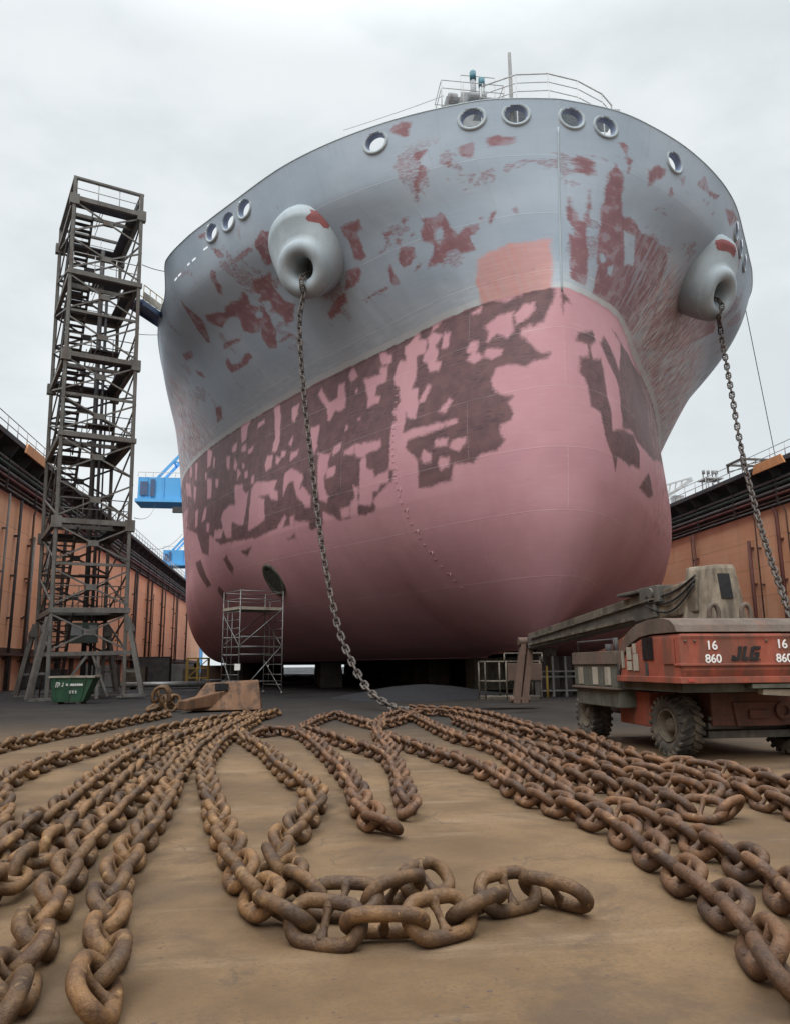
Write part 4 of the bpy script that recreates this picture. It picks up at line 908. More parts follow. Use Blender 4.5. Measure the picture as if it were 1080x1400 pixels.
# ------------------------------------------------------------------ scaffold by the left bow
N_ = Vector(on_y(327, 900, 42.5)); R_ = Vector(on_y(386, 900, 43.5)); L_ = Vector(on_y(304, 900, 44.4))
for q_ in (N_, R_, L_): q_.z = 0
D_ = L_+R_-N_
sc_ = thing('scaffold', 'slim aluminium mobile scaffold tower under the left bow', 'scaffold', tuple(N_))
sc_b = lambda mb, nm, m='galv': mb.build(nm, M[m], sc_)
H_ = 5.7
def at_(p, z): return Vector((p.x, p.y, z))
for p in (N_, R_, L_, D_):
    b = MB(); b.tube([at_(p, .12), at_(p, H_)], .035, 7); b.lathe(at_(p, .12), (1, .2, 0), [(.01, -.04), (.1, -.04), (.1, .04), (.01, .04)], 12); sc_b(b, 'standard')
b = MB()
for (p, q_) in ((N_, L_), (R_, D_)):
    for z in (.55, 1.1, 1.65, 2.15, 2.6, 3.1, 3.6, 4.05, 4.5, 5.2, 5.65): b.tube([at_(p, z), at_(q_, z)], .024, 6)
    m_ = p.lerp(q_, .45); b.tube([at_(m_, .6), at_(m_, 4.5)], .02, 6); m_ = p.lerp(q_, .72); b.tube([at_(m_, .6), at_(m_, 5.2)], .02, 6)
sc_b(b, 'ladder_frame')
b = MB()
for (p, q_) in ((N_, R_), (L_, D_)):
    for z in (.75, 2.2, 2.62, 3.15, 5.2, 5.65): b.tube([at_(p, z), at_(q_, z)], .026, 6)
sc_b(b, 'ledger')
b = MB(); b.tube([at_(R_, 4.7), at_(N_, 2.65)], .03, 6); b.tube([at_(R_, 2.7), at_(N_.lerp(R_, .1), .3)], .03, 6); b.tube([at_(L_, 4.4), at_(N_, 2.6)], .03, 6); b.tube([at_(L_, 2.1), at_(N_.lerp(L_, .3), .3)], .03, 6)
b.tube([at_(D_, 4.2), at_(R_, 2.6)], .026, 6); b.tube([at_(D_, 1.9), at_(R_, .2)], .026, 6); b.tube([at_(L_, 2.7), at_(D_, 4.6)], .026, 6); sc_b(b, 'brace')
b = MB(); e = (R_-N_).normalized()*.05
b.hexa([at_(N_-e, 4.62), at_(R_+e, 4.62), at_(D_+e, 4.62), at_(L_-e, 4.62), at_(N_-e, 4.78), at_(R_+e, 4.78), at_(D_+e, 4.78), at_(L_-e, 4.78)]); sc_b(b, 'platform_board', 'cream')
p = N_.lerp(R_, .02); 
bo = thing('sign_board', 'small white board tied low on the scaffold', 'board', tuple(at_(p, 1.1)))
b = MB(); q_ = on_y(325, 912, p.y-.12); b.box((q_.x-.15, q_.y-.01, q_.z-.17), (q_.x+.15, q_.y+.01, q_.z+.17)); b.build('panel', M['white'], bo)
bk = thing('blue_bag', 'pale blue rubbish bag hung on the scaffold below a white board', 'bag', tuple(at_(p, .4)))
b = MB(); q_ = on_y(325, 925, p.y-.2); b.lathe((q_.x, q_.y, q_.z-.3), (0, 0, 1), [(.02, 0), (.17, .03), (.2, .2), (.17, .42), (.06, .52), (.09, .58), (.02, .6)], 14, 1.1, .8); b.build('sack', M['bluebox'], bk)

# ------------------------------------------------------------------ boom lift
jl = thing('boom_lift', 'muddy red self-propelled boom lift parked right, its boom lowered towards the ship', 'boom lift', (7.4, 13.2, 0))
J = lambda mb, nm, m, bevel=0: mb.build(nm, M[m], jl, bevel=bevel)
xl, xr = 5.87, 8.22
Tp = [(11.13, 1.98), (11.2, 2.09), (11.36, 2.18), (11.6, 2.215), (12.1, 2.215), (12.55, 2.16), (12.9, 2.04), (13.15, 1.88), (13.33, 1.66), (13.4, 1.45)]
In = [(11.14, 1.965), (12.0, 1.965), (12.45, 1.93), (12.85, 1.82), (13.1, 1.66), (13.28, 1.45)]
low = [(11.2, 1.22), (11.12, 1.40), (11.12, 1.96)]
b = MB(); b.prism([(xl, y, z) for y, z in low+In[1:]+[(13.36, 1.3), (13.36, 1.22)]], (xr-xl, 0, 0)); J(b, 'hood', 'jred', .07)
b = MB(); b.prism([(xl-.015, y, z) for y, z in Tp+[(13.40, 1.3), (13.3, 1.42)]+[(y, z+.012) for y, z in In[::-1][0:]]], (xr-xl+.03, 0, 0)); J(b, 'hood_top', 'dust', .06)
b = MB(); b.box((xl-.03, 11.08, 1.2), (xr+.03, 13.42, 1.30)); b.box((xl-.02, 11.085, 1.46), (xr+.02, 11.3, 1.50)); J(b, 'rubbing_strip', 'jred', .012)
b = MB(); b.box((xl+.1, 11.3, 1.06), (xr-.1, 15.2, 1.19)); b.box((7.0, 11.1, 1.12), (8.1, 11.35, 1.185)); J(b, 'turntable_plate', 'toolbox')
def side_rect(px0, py0, px1, py1, off=.006, th=.012):
    x = xl-off; p = on_x(px0, py0, x); q_ = on_x(px1, py1, x); b = MB(); b.box((x-th, min(p.y, q_.y), min(p.z, q_.z)), (x, max(p.y, q_.y), max(p.z, q_.z))); return b
gr_ = J(side_rect(877, 872, 893, 902), 'side_grille', 'window_dark')
b = side_rect(905, 874, 923, 908); ni = J(b, 'access_flap', 'jred', .004)
b = MB()
for r_ in ((849, 890, 854, 913), (856, 885, 863, 902), (864, 880, 869, 893), (857, 904, 864, 916), (865, 894, 873, 917)):
    q_ = side_rect(*r_); n = len(b.v); b.v += q_.v; b.f += [tuple(i+n for i in f) for f in q_.f]; b.sm += q_.sm
J(b, 'warning_stickers', 'cream')
b = MB()
for px in (846, 885): 
    p = on_x(px, 920, xl); b = MB(); b.box((xl-.02, p.y-.04, 1.3), (xl-.005, p.y+.04, 1.52)); J(b, 'latch', 'dark_steel')
yr = 11.105
for s_, px, py, sz in (('16', 965, 888, .19), ('860', 964, 906, .18), ('16', 1061, 886, .19), ('860', 1061, 905, .18)):
    p = on_y(px, py, yr); text_mesh('fleet_number', s_, sz, M['white'], jl, (p.x, yr, p.z), FACE_CAM, offset=.003)
p = on_y(1000, 903, yr); lt = MB()
for gl in ([(-.05, 0), (.62, 0), (.62, 1), (.30, 1), (.30, .80), (.36, .80), (.36, .25), (.20, .25), (.20, .36), (-.05, .36)], [(.74, 0), (1.28, 0), (1.28, .25), (1.0, .25), (1.0, 1), (.74, 1)],
           [(1.38, .06), (1.44, 0), (2.12, 0), (2.12, .58), (1.74, .58), (1.74, .40), (1.86, .40), (1.86, .23), (1.64, .23), (1.64, .77), (2.12, .77), (2.12, 1), (1.48, 1), (1.38, .92)]):
    lt.prism([(p.x+(x_+y_*.32)*.205, yr, p.z+y_*.215) for x_, y_ in gl], (0, -.006, 0))
lt.prism([(p.x+.455, yr, p.z), (p.x+.475, yr, p.z), (p.x+.475, yr, p.z+.02), (p.x+.455, yr, p.z+.02)], (0, -.006, 0))
J(lt, 'maker_lettering', 'black')
J(b.__class__().box((xl+.02, yr-.014, 1.90), (xr-.02, yr-.001, 1.912)), 'hood_seam', 'jdark')
for px in (935, 948, 1046):
    p = on_y(px, 868, yr); c_ = MB(); c_.lathe((p.x, yr, 1.84), (0, -1, 0), [(.022, 0), (.022, .012), (.01, .018), (.001, .018)], 10); J(c_, 'hood_bolt', 'dust')
for x_ in (6.0, 8.0): c_ = MB(); c_.box((x_-.05, 11.065, 1.23), (x_+.05, 11.079, 1.27)); J(c_, 'reflector', 'red_drum')
b = MB(); b.hexa([(7.2, 11.16, 1.02), (7.9, 11.2, .98), (7.95, 11.3, .99), (7.2, 11.3, 1.03), (7.2, 11.14, 1.10), (7.95, 11.16, 1.09), (7.95, 11.3, 1.1), (7.2, 11.3, 1.11)]); J(b, 'bent_guard', 'cream')
# turret with its dark opening
b = MB(); bot_ = [(7.12, 13.25), (7.58, 12.72), (8.08, 12.72), (8.08, 13.6), (7.2, 13.6)]; top_ = [(7.34, 13.3), (7.62, 12.86), (8.00, 12.86), (8.00, 13.5), (7.38, 13.5)]
b.quadstrip([[(x, y, 2.16) for x, y in bot_], [(x, y, 3.2) for x, y in top_], [(x+.02*(1 if x < 7.7 else -1), y+.03, 3.27) for x, y in top_]], True, True, True, False); J(b, 'turret', 'turret', .025)
def tface(px0, py0, px1, py1, dy=0):
    p = on_y(px0, py0, 12.79+dy); q_ = on_y(px1, py1, 12.79+dy); return p, q_
p = on_y(980, 784, 12.84); q_ = on_y(1001, 818, 12.79)
b = MB(); b.hexa([(p.x, 12.765, q_.z), (q_.x, 12.765, q_.z), (q_.x, 12.86, q_.z), (p.x, 12.86, q_.z), (p.x, 12.825, p.z), (q_.x, 12.825, p.z), (q_.x, 12.92, p.z), (p.x, 12.92, p.z)]); J(b, 'turret_opening', 'window_dark')
for px in (975, 1019):
    p = on_y(px, 835, 12.5); b = MB(); pts = [(p.x+.09*math.cos(a), 12.5, 2.34+.17*math.sin(a)) for a in np.linspace(-.75, math.pi+.75, 14)]; b.tube(pts, .042, 8); J(b, 'lifting_eye', 'dust')
# boom: root knuckle, two nested sections, hose tray, cables
b = MB(); b.hexa([(7.28, 13.0, 2.42), (7.62, 13.3, 2.42), (7.32, 14.3, 2.34), (6.98, 14.1, 2.34), (7.28, 13.0, 3.05), (7.62, 13.3, 3.05), (7.32, 14.3, 2.86), (6.98, 14.1, 2.86)]); J(b, 'boom_knuckle', 'turret', .03)
E0, E1 = Vector((7.1, 13.95, 2.56)), Vector((7.82, 24.6, 2.16))
def off_(p, z, x=0): return Vector((p.x+x, p.y, p.z+z))
b = MB(); b.bar(off_(E0, 0), off_(E1, .02), .34, .36); J(b, 'boom_section', 'boomdark', .02)
b = MB(); b.bar(off_(E0, .27), off_(E0.lerp(E1, .98), .24), .30, .17); J(b, 'boom_section', 'boom', .02)
b = MB(); b.bar(off_(E0, .17, -.2), off_(E0.lerp(E1, .93), .13, -.2), .05, .035); b.bar(off_(E0.lerp(E1, .1), -.1, -.2), off_(E0.lerp(E1, .95), -.03, -.2), .06, .07); J(b, 'hose_tray', 'boom')
b = MB(); b.box((6.93, 13.8, 2.66), (7.32, 14.6, 2.99)); b.tube([(6.88, 14.05, 2.84), (7.4, 14.05, 2.84)], .11, 14); b.box((6.9, 14.55, 2.9), (7.3, 15.6, 2.97)); J(b, 'boom_bracket', 'boomdark', .02)
for k, (z0, z1, sag) in enumerate(((3.08, 2.78, .12), (3.0, 2.7, .2), (2.92, 2.62, .3))):
    b = MB(); b.tube([Vector((7.33-.02*k, 12.98, z0)).lerp(Vector((6.93, 14.2, z1)), f)-Vector((.05, 0, sag*math.sin(math.pi*f))) for f in np.linspace(0, 1, 12)], .022, 6); J(b, 'hydraulic_hose', 'black')
b = MB(); q_ = on_y(768, 858, 21.0); b.tube([(q_.x, 21, q_.z-.35), (q_.x, 21, q_.z-.02)], .04, 8); bc = J(b, 'glow_stem', 'dark_steel')  # stands in for an orange glow of unknown source; lamp form made up
m_, t_, p_ = newmat('orange_glow'); p_.inputs['Base Color'].default_value = (.8, .2, .03, 1); p_.inputs['Emission Color'].default_value = (1, .22, .04, 1); p_.inputs['Emission Strength'].default_value = 1.6; M['amber'] = m_
b = MB(); b.lathe((q_.x, 21, q_.z-.02), (0, 0, 1), [(.06, 0), (.075, .05), (.06, .14), (.01, .17)], 12); ao = J(b, 'glow_lens', 'amber'); ao.parent = bc
# jib hanging to the basket
b = MB(); 
for dx in (-.16, .10): b.hexa([(7.2+dx, 24.2, .3), (7.42+dx, 24.2, .3), (7.42+dx, 24.45, .3), (7.2+dx, 24.45, .3), (7.62+dx, 24.4, 2.35), (7.78+dx, 24.4, 2.35), (7.78+dx, 24.65, 2.35), (7.62+dx, 24.65, 2.35)])
b.tube([(7.35, 24.5, 2.25), (8.05, 24.5, 2.25)], .14, 12); b.tube([(6.95, 24.32, .42), (7.6, 24.32, .42)], .1, 10); J(b, 'jib', 'pipe_brown', .01)
b = MB(); Yb = 26.2
xa = on_y(663, 930, Yb).x; xb = on_y(738, 930, Yb).x
for z in (.42, .95, 1.62):
    b.tube([(xa, Yb, z), (xb, Yb, z), (xb, Yb+.9, z), (xa, Yb+.9, z)], .028, 6, True)
for x in (xa, xa+.75, xb): 
    for y in (Yb, Yb+.9): b.tube([(x, y, .35), (x, y, 1.62)], .03, 6)
b.tube([(xa+.7, Yb, 1.9), (xb+.1, Yb, 1.9)], .026, 6)
for x in (xa+.7, xb+.1): b.tube([(x, Yb, 1.6), (x, Yb, 1.9)], .026, 6)
b.box((xa, Yb+.01, .33), (xb, Yb+.89, .38)); bk_ = J(b, 'basket', 'boom')
b = MB(); b.box((xa+.78, Yb-.12, .98), (xb+.05, Yb-.04, 1.56)); cb = J(b, 'control_box', 'pipe_brown', .02); cb.parent = bk_
p = on_y(708, 922, Yb-.13); tm = text_mesh('basket_number', '16', .16, M['white'], jl, (p.x, Yb-.128, p.z), FACE_CAM, offset=.003); tm.parent = bk_
# left tool box and chassis
b = MB(); b.box((5.9, 13.5, .72), (6.55, 15.6, 1.04)); b.box((5.87, 13.5, 1.08), (6.55, 15.6, 1.70)); J(b, 'engine_box', 'toolbox', .015)
b = MB(); b.box((5.82, 13.45, 1.04), (6.6, 15.65, 1.08)); b.box((5.84, 13.46, 1.5), (6.56, 15.62, 1.74)); J(b, 'box_edging', 'dust', .008)
b = MB()
for ya in (13.75, 14.35, 15.1): b.box((5.853, ya, 1.12), (5.868, ya+.24, 1.45))
J(b, 'inspection_plate', 'cream')
b = MB(); b.tube([(5.9, 13.6, 1.74), (5.9, 13.6, 1.95), (5.9, 15.4, 1.95), (5.9, 15.4, 1.74)], .02, 6); b.tube([(6.2, 14.2, 1.7), (6.2, 14.2, 2.0)], .05, 8); b.tube([(6.35, 14.9, 1.7), (6.35, 14.9, 1.9)], .07, 8); J(b, 'hand_rail', 'dark_steel')
b = MB(); b.box((6.75, 11.9, .5), (8.35, 16.0, 1.04)); J(b, 'chassis', 'jdark', .03)
b = MB(); b.box((6.22, 13.0, .42), (6.73, 14.25, 1.02)); J(b, 'tank', 'jred', .03)
b = MB(); b.tube([(6.6, 12.35, .47), (8.5, 12.35, .47)], .09, 12); b.box((6.75, 12.05, .3), (8.35, 12.2, .42)); b.tube([(6.7, 11.95, .62), (8.4, 11.95, .62)], .035, 8); b.tube([(6.7, 12.0, .5), (7.3, 12.0, .5)], .055, 10); b.box((6.7, 12.2, .36), (6.82, 12.6, .7)); b.box((8.28, 12.2, .36), (8.4, 12.6, .7)); J(b, 'front_axle', 'boomdark', .01)
b = MB(); b.hexa([(7.15, 11.85, .5), (7.95, 11.85, .5), (7.95, 12.0, .5), (7.15, 12.0, .5), (7.1, 11.85, .88), (8.0, 11.85, .88), (8.0, 12.0, .88), (7.1, 12.0, .88)]); b.lathe((7.95, 11.83, .74), (0, -1, 0), [(.01, 0), (.13, 0), (.15, .04), (.08, .05), (.07, .01)], 16); b.box((7.35, 11.8, .62), (7.7, 11.85, .76)); J(b, 'axle_housing', 'jdark', .015)
def tyre_mesh():
    b = MB(); b.lathe((0, 0, 0), (-1, 0, 0), [(.26, .15), (.30, .19), (.36, .205), (.425, .20), (.458, .165), (.465, 0), (.458, -.165), (.425, -.20), (.36, -.205), (.30, -.19), (.26, -.15)], 40)
    n = 22
    for side_ in (-1, 1):
        for k in range(n):
            a = 2*math.pi*(k+(.5 if side_ > 0 else 0))/n; a2 = a+.2
            P0 = [(side_*.01, a), (side_*.205, a2)]; wv = .075; pts = []
            for rr_ in (.45, .50):
                for (x, an), w in zip(P0, (wv, wv*.9)):
                    for da in (-w, w): pts.append((x, (rr_-(.018 if abs(x) > .1 else 0))*math.cos(an+da), (rr_-(.018 if abs(x) > .1 else 0))*math.sin(an+da)))
            o_ = [0, 2, 3, 1]; b.hexa([pts[i] for i in o_]+[pts[4+i] for i in o_])
            xo = side_*.207; b.hexa([(xo*.9, r_*math.cos(a2+d), r_*math.sin(a2+d)) for r_, d in ((.40, -.05), (.40, .05), (.485, .06), (.485, -.06))]+[(xo*1.05, r_*math.cos(a2+d), r_*math.sin(a2+d)) for r_, d in ((.41, -.04), (.41, .04), (.475, .05), (.475, -.05))])
    return b
def rim_mesh():
    b = MB(); b.lathe((0, 0, 0), (-1, 0, 0), [(.275, .15), (.265, .19), (.245, .185), (.235, .06), (.20, .03), (.13, .04), (.12, .10), (.10, .14), (.06, .15), (.01, .15)], 32)
    for k in range(8):
        a = 2*math.pi*k/8; b.tube([(-.03, .165*math.cos(a), .165*math.sin(a)), (-.065, .165*math.cos(a), .165*math.sin(a))], .018, 6)
    return b
tm_ = tyre_mesh().mesh('tyre', M['tyre']); rm_ = rim_mesh().mesh('rim', M['rim'])
for x, y, flip, st in ((6.36, 12.35, 0, .10), (6.30, 15.75, 0, 0), (8.38, 12.3, 1, .10), (8.55, 15.6, 1, 0)):
    w_ = bpy.data.objects.new('wheel', None); COL.objects.link(w_); w_.parent = jl; w_.location = Vector((x, y, .495))-Vector(jl['_o']); w_.rotation_euler = (random.random()*6, 0, (math.pi if flip else 0)+st)
    for nm, mm in (('tyre', tm_), ('rim', rm_)):
        o = bpy.data.objects.new(nm, mm); COL.objects.link(o); o.parent = w_

# ------------------------------------------------------------------ stud-link anchor chain
DL = .083
def link_mesh(mat, seed=0, d=DL):
    b = MB(); r = d/2; Rr = 1.3*d; hs = 1.2*d; pts = []; n = 13
    for k in range(n): a = -math.pi/2+math.pi*k/(n-1); pts.append((hs+Rr*math.cos(a), Rr*math.sin(a), 0))
    for k in range(1, 3): pts.append((hs-2*hs*k/3, Rr*(1.03), 0))
    for k in range(n): a = math.pi/2+math.pi*k/(n-1); pts.append((-hs+Rr*math.cos(a), Rr*math.sin(a), 0))
    for k in range(1, 3): pts.append((-hs+2*hs*k/3, -Rr*1.03, 0))
    rs = []
    for p in pts: rs.append(r*(1.06 if abs(p[0]) > hs+.9*Rr else 1.0))
    b.tube(pts, rs, 12, True)
    b.tube([(0, -Rr+.2*r, 0), (0, -Rr+.9*r, 0), (0, -Rr*.35, 0), (0, Rr*.35, 0), (0, Rr-.9*r, 0), (0, Rr-.2*r, 0)], [r*1.05, r*.78, r*.55, r*.55, r*.78, r*1.05], 10)
    return b.mesh('link', mat)
LM = {k: link_mesh(M[k]) for k in ('chain_ochre', 'chain_red', 'chain_dark')}
def smooth(P, step):
    P = [Vector(p) for p in P]; Q = [P[0]*2-P[1]]+P+[P[-1]*2-P[-2]]; out = []
    for i in range(1, len(Q)-2):
        p0, p1, p2, p3 = Q[i-1:i+3]; n = max(2, int((p2-p1).length/.03))
        for k in range(n):
            t_ = k/n; out.append(.5*((2*p1)+(p2-p0)*t_+(2*p0-5*p1+4*p2-p3)*t_*t_+(3*p1-p0-3*p2+p3)*t_**3))
    out.append(P[-1]); res = [out[0]]; acc = 0
    A_ = [0]
    for a, b in zip(out[:-1], out[1:]): A_.append(A_[-1]+(b-a).length)
    return out, A_
rc = random.Random(11)
NLINK = [0]
def chain(label, pts, mat, roll=45, jit=8, group='rusty anchor chain laid out on the dock floor', lift=0, start=0, wob=.012, extra=()):
    out, A_ = smooth(pts, 0); L = A_[-1]; sp = 4*DL
    def at(s):
        s = max(0, min(L-1e-6, s)); i = int(np.searchsorted(A_, s, side='right'))-1; i = min(i, len(out)-2)
        f = (s-A_[i])/max(1e-9, A_[i+1]-A_[i]); return out[i].lerp(out[i+1], f)
    n = min(100, int((L-sp*.5)/sp))
    root = thing('anchor_chain', label, 'chain', tuple(at(0)), group); base = Vector(root['_o'])
    for i in range(n):
        s = sp*(i+.7)+start; c = at(s); t_ = (at(s+sp*.55)-at(s-sp*.55)).normalized()
        if abs(t_.z) < .9: y = Vector((0, 0, 1)).cross(t_).normalized()
        else: y = Vector((1, 0, 0))
        z = t_.cross(y).normalized()
        r_ = R(roll[i % 2] if isinstance(roll, tuple) else (roll if i % 2 else roll-90))+R(rc.uniform(-jit, jit))
        Y = y*math.cos(r_)+z*math.sin(r_); Zv = t_.cross(Y)
        tl = t_+Vector((rc.uniform(-1, 1), rc.uniform(-1, 1), rc.uniform(-.6, .6)))*(.06 if jit > 3 else .02); tl.normalize()
        Y = (Y-tl*Y.dot(tl)).normalized(); Zv = tl.cross(Y)
        c = c-base+Vector((rc.uniform(-wob, wob), rc.uniform(-wob, wob), rc.uniform(-.004, wob)))
        o = bpy.data.objects.new('link', LM[mat]); COL.objects.link(o); o.parent = root
        o.matrix_local = Matrix(((tl.x, Y.x, Zv.x, c.x), (tl.y, Y.y, Zv.y, c.y), (tl.z, Y.z, Zv.z, c.z), (0, 0, 0, 1)))
    NLINK[0] += n
    return root, at, L
def G(s, z=.115):
    v = [float(x) for x in s.split()]; zz = z
    return [gnd(v[i], v[i+1], zz) for i in range(0, len(v), 2)]
OC, RD = 'chain_ochre', 'chain_red'
chain('upper of the two rusty chains running to the left edge from the shackle heap', G('232 975 210 980 167 988 128 996 90 1002 39 1012 0 1021 -60 1034'), OC)
chain('second rusty chain to the left edge, curling back at the frame, below the upper one', G('345 976 295 983 245 993 190 1004 155 1015 128 1024 97 1033 66 1042 39 1053 15 1065 -3 1082 2 1105 -6 1130 -40 1160'), OC)
chain('topmost chain of the left fan, nearest the two chains that run to the left edge', G('350 981 296 990 249 1004 202 1019 175 1036 144 1056 115 1080 92 1101 67 1117 42 1131 17 1147 -10 1168 -50 1195'), OC)
chain('long straight chain in the middle of the left fan with a ridge of end-on links', G('362 975 310 989 272 1002 229 1017 194 1048 155 1083 128 1105 103 1126 80 1148 47 1173 17 1198 -8 1218 -50 1250'), OC, 78)
chain('thick chain of the left fan ending at the bottom left corner with tilted links', G('372 976 320 991 283 1008 249 1029 218 1060 187 1087 163 1107 142 1127 120 1152 102 1180 80 1216 57 1258 36 1305 12 1355 -10 1410 -25 1450'), OC, 48, 13)
chain('right-hand chain of the left fan with a white rope tie, running to the bottom edge', G('382 973 340 984 306 998 278 1016 259 1038 237 1068 224 1099 206 1130 182 1163 163 1196 152 1228 148 1262 146 1298 136 1338 128 1385 122 1440'), OC, 46, 14)
chain('chain down the left of the big centre loop, ending in the large upright front links', G('352 984 318 1004 295 1024 281 1050 288 1085 297 1115 309 1146 327 1182 350 1218 385 1246 440 1262 505 1264 565 1262 615 1250 660 1233 705 1217 745 1219 785 1229 822 1238'), OC, 50, 6)
chain('chain up the right of the big centre loop, lying behind the large front links', G('612 1194 590 1200 560 1212 505 1226 450 1226 402 1205 380 1183 385 1160 401 1138 420 1115 433 1092 425 1078 405 1064 385 1049 362 1027 335 1010 322 998'), OC, 52, 7)
chain('chain of the middle loop from its top left to the red end link', G('346 1003 381 999 412 1004 431 1017 450 1034 474 1060 488 1084 500 1108 528 1127 560 1124'), RD, 48)
chain('short chain rising from the red end link of the middle loop', G('562 1108 553 1086 546 1062 538 1045 524 1032 505 1024 470 1014 440 1004 420 997'), RD, 50)
chain('short arched chain over the head of the middle loop', G('412 998 435 985 458 978 482 984 515 991 548 984 575 975'), RD)
chain('knotted chain between the middle loop and the foot of the hanging chain', G('540 1032 524 1014 515 998 524 983 545 974'), RD)
chain('lowest chain of the right-hand group, reaching the bottom right corner', G('520 1004 548 1015 575 1024 610 1035 633 1043 657 1051 688 1066 711 1082 745 1095 786 1109 830 1124 870 1151 908 1177 950 1210 1000 1247 1036 1290 1072 1340 1110 1400'), RD, 45, 6)
chain('second chain of the right-hand group, leaving at the right edge above the lowest chain', G('548 972 575 985 618 1006 649 1014 680 1024 711 1044 742 1066 773 1085 812 1103 850 1111 893 1123 935 1141 975 1158 1016 1178 1052 1200 1090 1234 1140 1275'), RD, 45, 6)
chain('chain of the right-hand loop, its near leg and rounded end link on the sand', G('618 983 655 998 690 1012 720 1030 745 1045 785 1062 822 1071 863 1083 905 1094 950 1105 992 1108 1004 1096'), RD, 42, 6)
chain('far leg of the right-hand loop, lying close behind its near leg', G('985 1088 945 1078 905 1070 870 1063 830 1055 790 1042 750 1028 711 1018 680 1008 649 993'), RD, 48)
chain('chain passing beside the wheels of the boom lift to the right edge', G('555 972 590 974 622 976 653 984 696 997 742 1006 781 1017 812 1031 835 1043 874 1052 933 1059 980 1071 1030 1088 1085 1104 1150 1122'), RD, 44, 6)
chain('hindmost chain of the right-hand group, nearest the boom lift wheels', G('560 967 600 970 640 973 676 980 715 992 760 1001 805 1010 846 1029 891 1042 935 1047 990 1053 1050 1066 1110 1080'), RD, 47, 7)
# hanging chains
def hang(C, A, tgt, pix, label, mat):
    T_ = Vector(tgt); n = (T_-C).cross(Vector((0, 0, 1))).normalized(); dn_ = -(Vector((0, 0, 1))-A*A.z).normalized(); P = [C-A*1.5+dn_*.1, C-A*.6+dn_*.25, C+A*.05+dn_*.42, C+A*.30+dn_*.78, C+A*.30+dn_*1.2]
    for i in range(0, len(pix), 2):
        d = ray(pix[i], pix[i+1]); P.append(CAM+d*((C-CAM).dot(n)/d.dot(n)))
    return P
P = hang(HAW[0][0], HAW[0][1], gnd(542, 969, .115), (410, 438, 412, 490, 418, 560, 425, 620, 433, 690, 440, 740, 452, 810, 465, 865, 480, 902, 496, 932, 514, 953), '', RD) + [gnd(542, 969, .115), gnd(560, 971, .2)]
chain('dark chain hanging from the left hawse pipe down to the dock floor', P, 'chain_dark', 45, 6, 'chains hanging from the hawse pipes', wob=.004)
P = hang(HAW[1][0], HAW[1][1], Vector((17.0, 23.5, .1)), (984, 448, 990, 484, 1000, 540, 1012, 610, 1027, 675, 1045, 740, 1060, 785, 1078, 836, 1098, 885), '', RD) + [Vector((17.0, 22.6, .12)), Vector((17.3, 20.5, .115))]
chain('dark chain hanging from the right hawse pipe past the boom lift', P, 'chain_dark', 45, 6, 'chains hanging from the hawse pipes', wob=.004)
# ------------------------------------------------------------------ anchor and shackle heap by the chain end
an = thing('ship_anchor', 'big rusty stockless anchor lying flat behind the chains', 'anchor', tuple(gnd(300, 965)))
pa = lambda px, py, Y: on_y(px, py, Y)
b = MB()      # crown: wedge with a slanted back
Yf, Ybk = 27.6, 28.9
top = [on_y(263, 938, 28.6), on_y(355, 934, 28.6)]
bl, brr_ = on_y(246, 966, 27.4), on_y(358, 966, 27.9)
b.hexa([(bl.x+.1, 27.5, .05), (brr_.x, 27.7, .05), (brr_.x, 28.9, .05), (bl.x+.3, 28.9, .05), (bl.x+.75, 28.35, .98), (top[1].x-.02, 28.35, 1.08), (top[1].x-.02, 28.75, 1.0), (bl.x+.75, 28.75, .92)])
co_ = b.build('crown', M['anchor'], an, bevel=.07)
b = MB(); q0 = gnd(276, 973); e1, e2 = Vector((bl.x+1.15, 27.5, .98)), Vector((brr_.x-.35, 27.75, .98))
b.hexa([(q0.x-.05, q0.y-.15, .03), (q0.x+.55, q0.y+.1, .03), (brr_.x-.3, 27.75, .05), (bl.x+1.5, 27.6, .05), (q0.x-.02, q0.y-.1, .28), (q0.x+.3, q0.y, .30), (brr_.x-.15, 28.3, 1.02), (bl.x+1.75, 28.25, .98)])
b.build('fluke', M['anchor'], an, bevel=.05)
b = MB(); b.hexa([(bl.x-.05, 27.2, .1), (bl.x+.25, 27.0, .1), (bl.x+1.5, 28.0, .2), (bl.x+1.3, 28.3, .2), (bl.x-.05, 27.2, .42), (bl.x+.25, 27.0, .42), (bl.x+1.5, 28.0, .72), (bl.x+1.3, 28.3, .72)]); b.build('shank', M['anchor'], an, bevel=.04)
b = MB(); b.box((bl.x+1.1, 27.95, .72), (bl.x+1.55, 28.3, .95)); b.build('pin_slot', M['window_dark'], an)
hp_ = thing('swivel_shackle', 'heap of heavy rusty shackle and swivel links by the anchor shank', 'shackle', tuple(gnd(226, 974)))
c0 = gnd(226, 974)
for (dx, dy, z, ax, ry, s_) in ((-.42, -.1, .16, .4, .1, 1.1), (.25, .0, .30, 1.2, -.9, 1.15), (-.02, .1, .55, 1.0, 1.1, 1.35), (.12, .25, .2, .2, .2, 1.2), (-.2, .15, .3, 1.4, -.6, 1.2)):
    o = bpy.data.objects.new('shackle_link', LM[OC]); COL.objects.link(o); o.parent = hp_; o.location = (dx, dy, z); o.rotation_euler = (ax, ry, dx*3); o.scale = (s_*1.25, s_*1.35, s_*1.35)
b = MB(); b.tube([(c0.x-.12+.28*math.cos(a), c0.y-.25, .52+.34*math.sin(a)) for a in np.linspace(-.6, 3.7, 16)], .065, 10); b.build('bow_shackle', M['chain_ochre'], hp_)

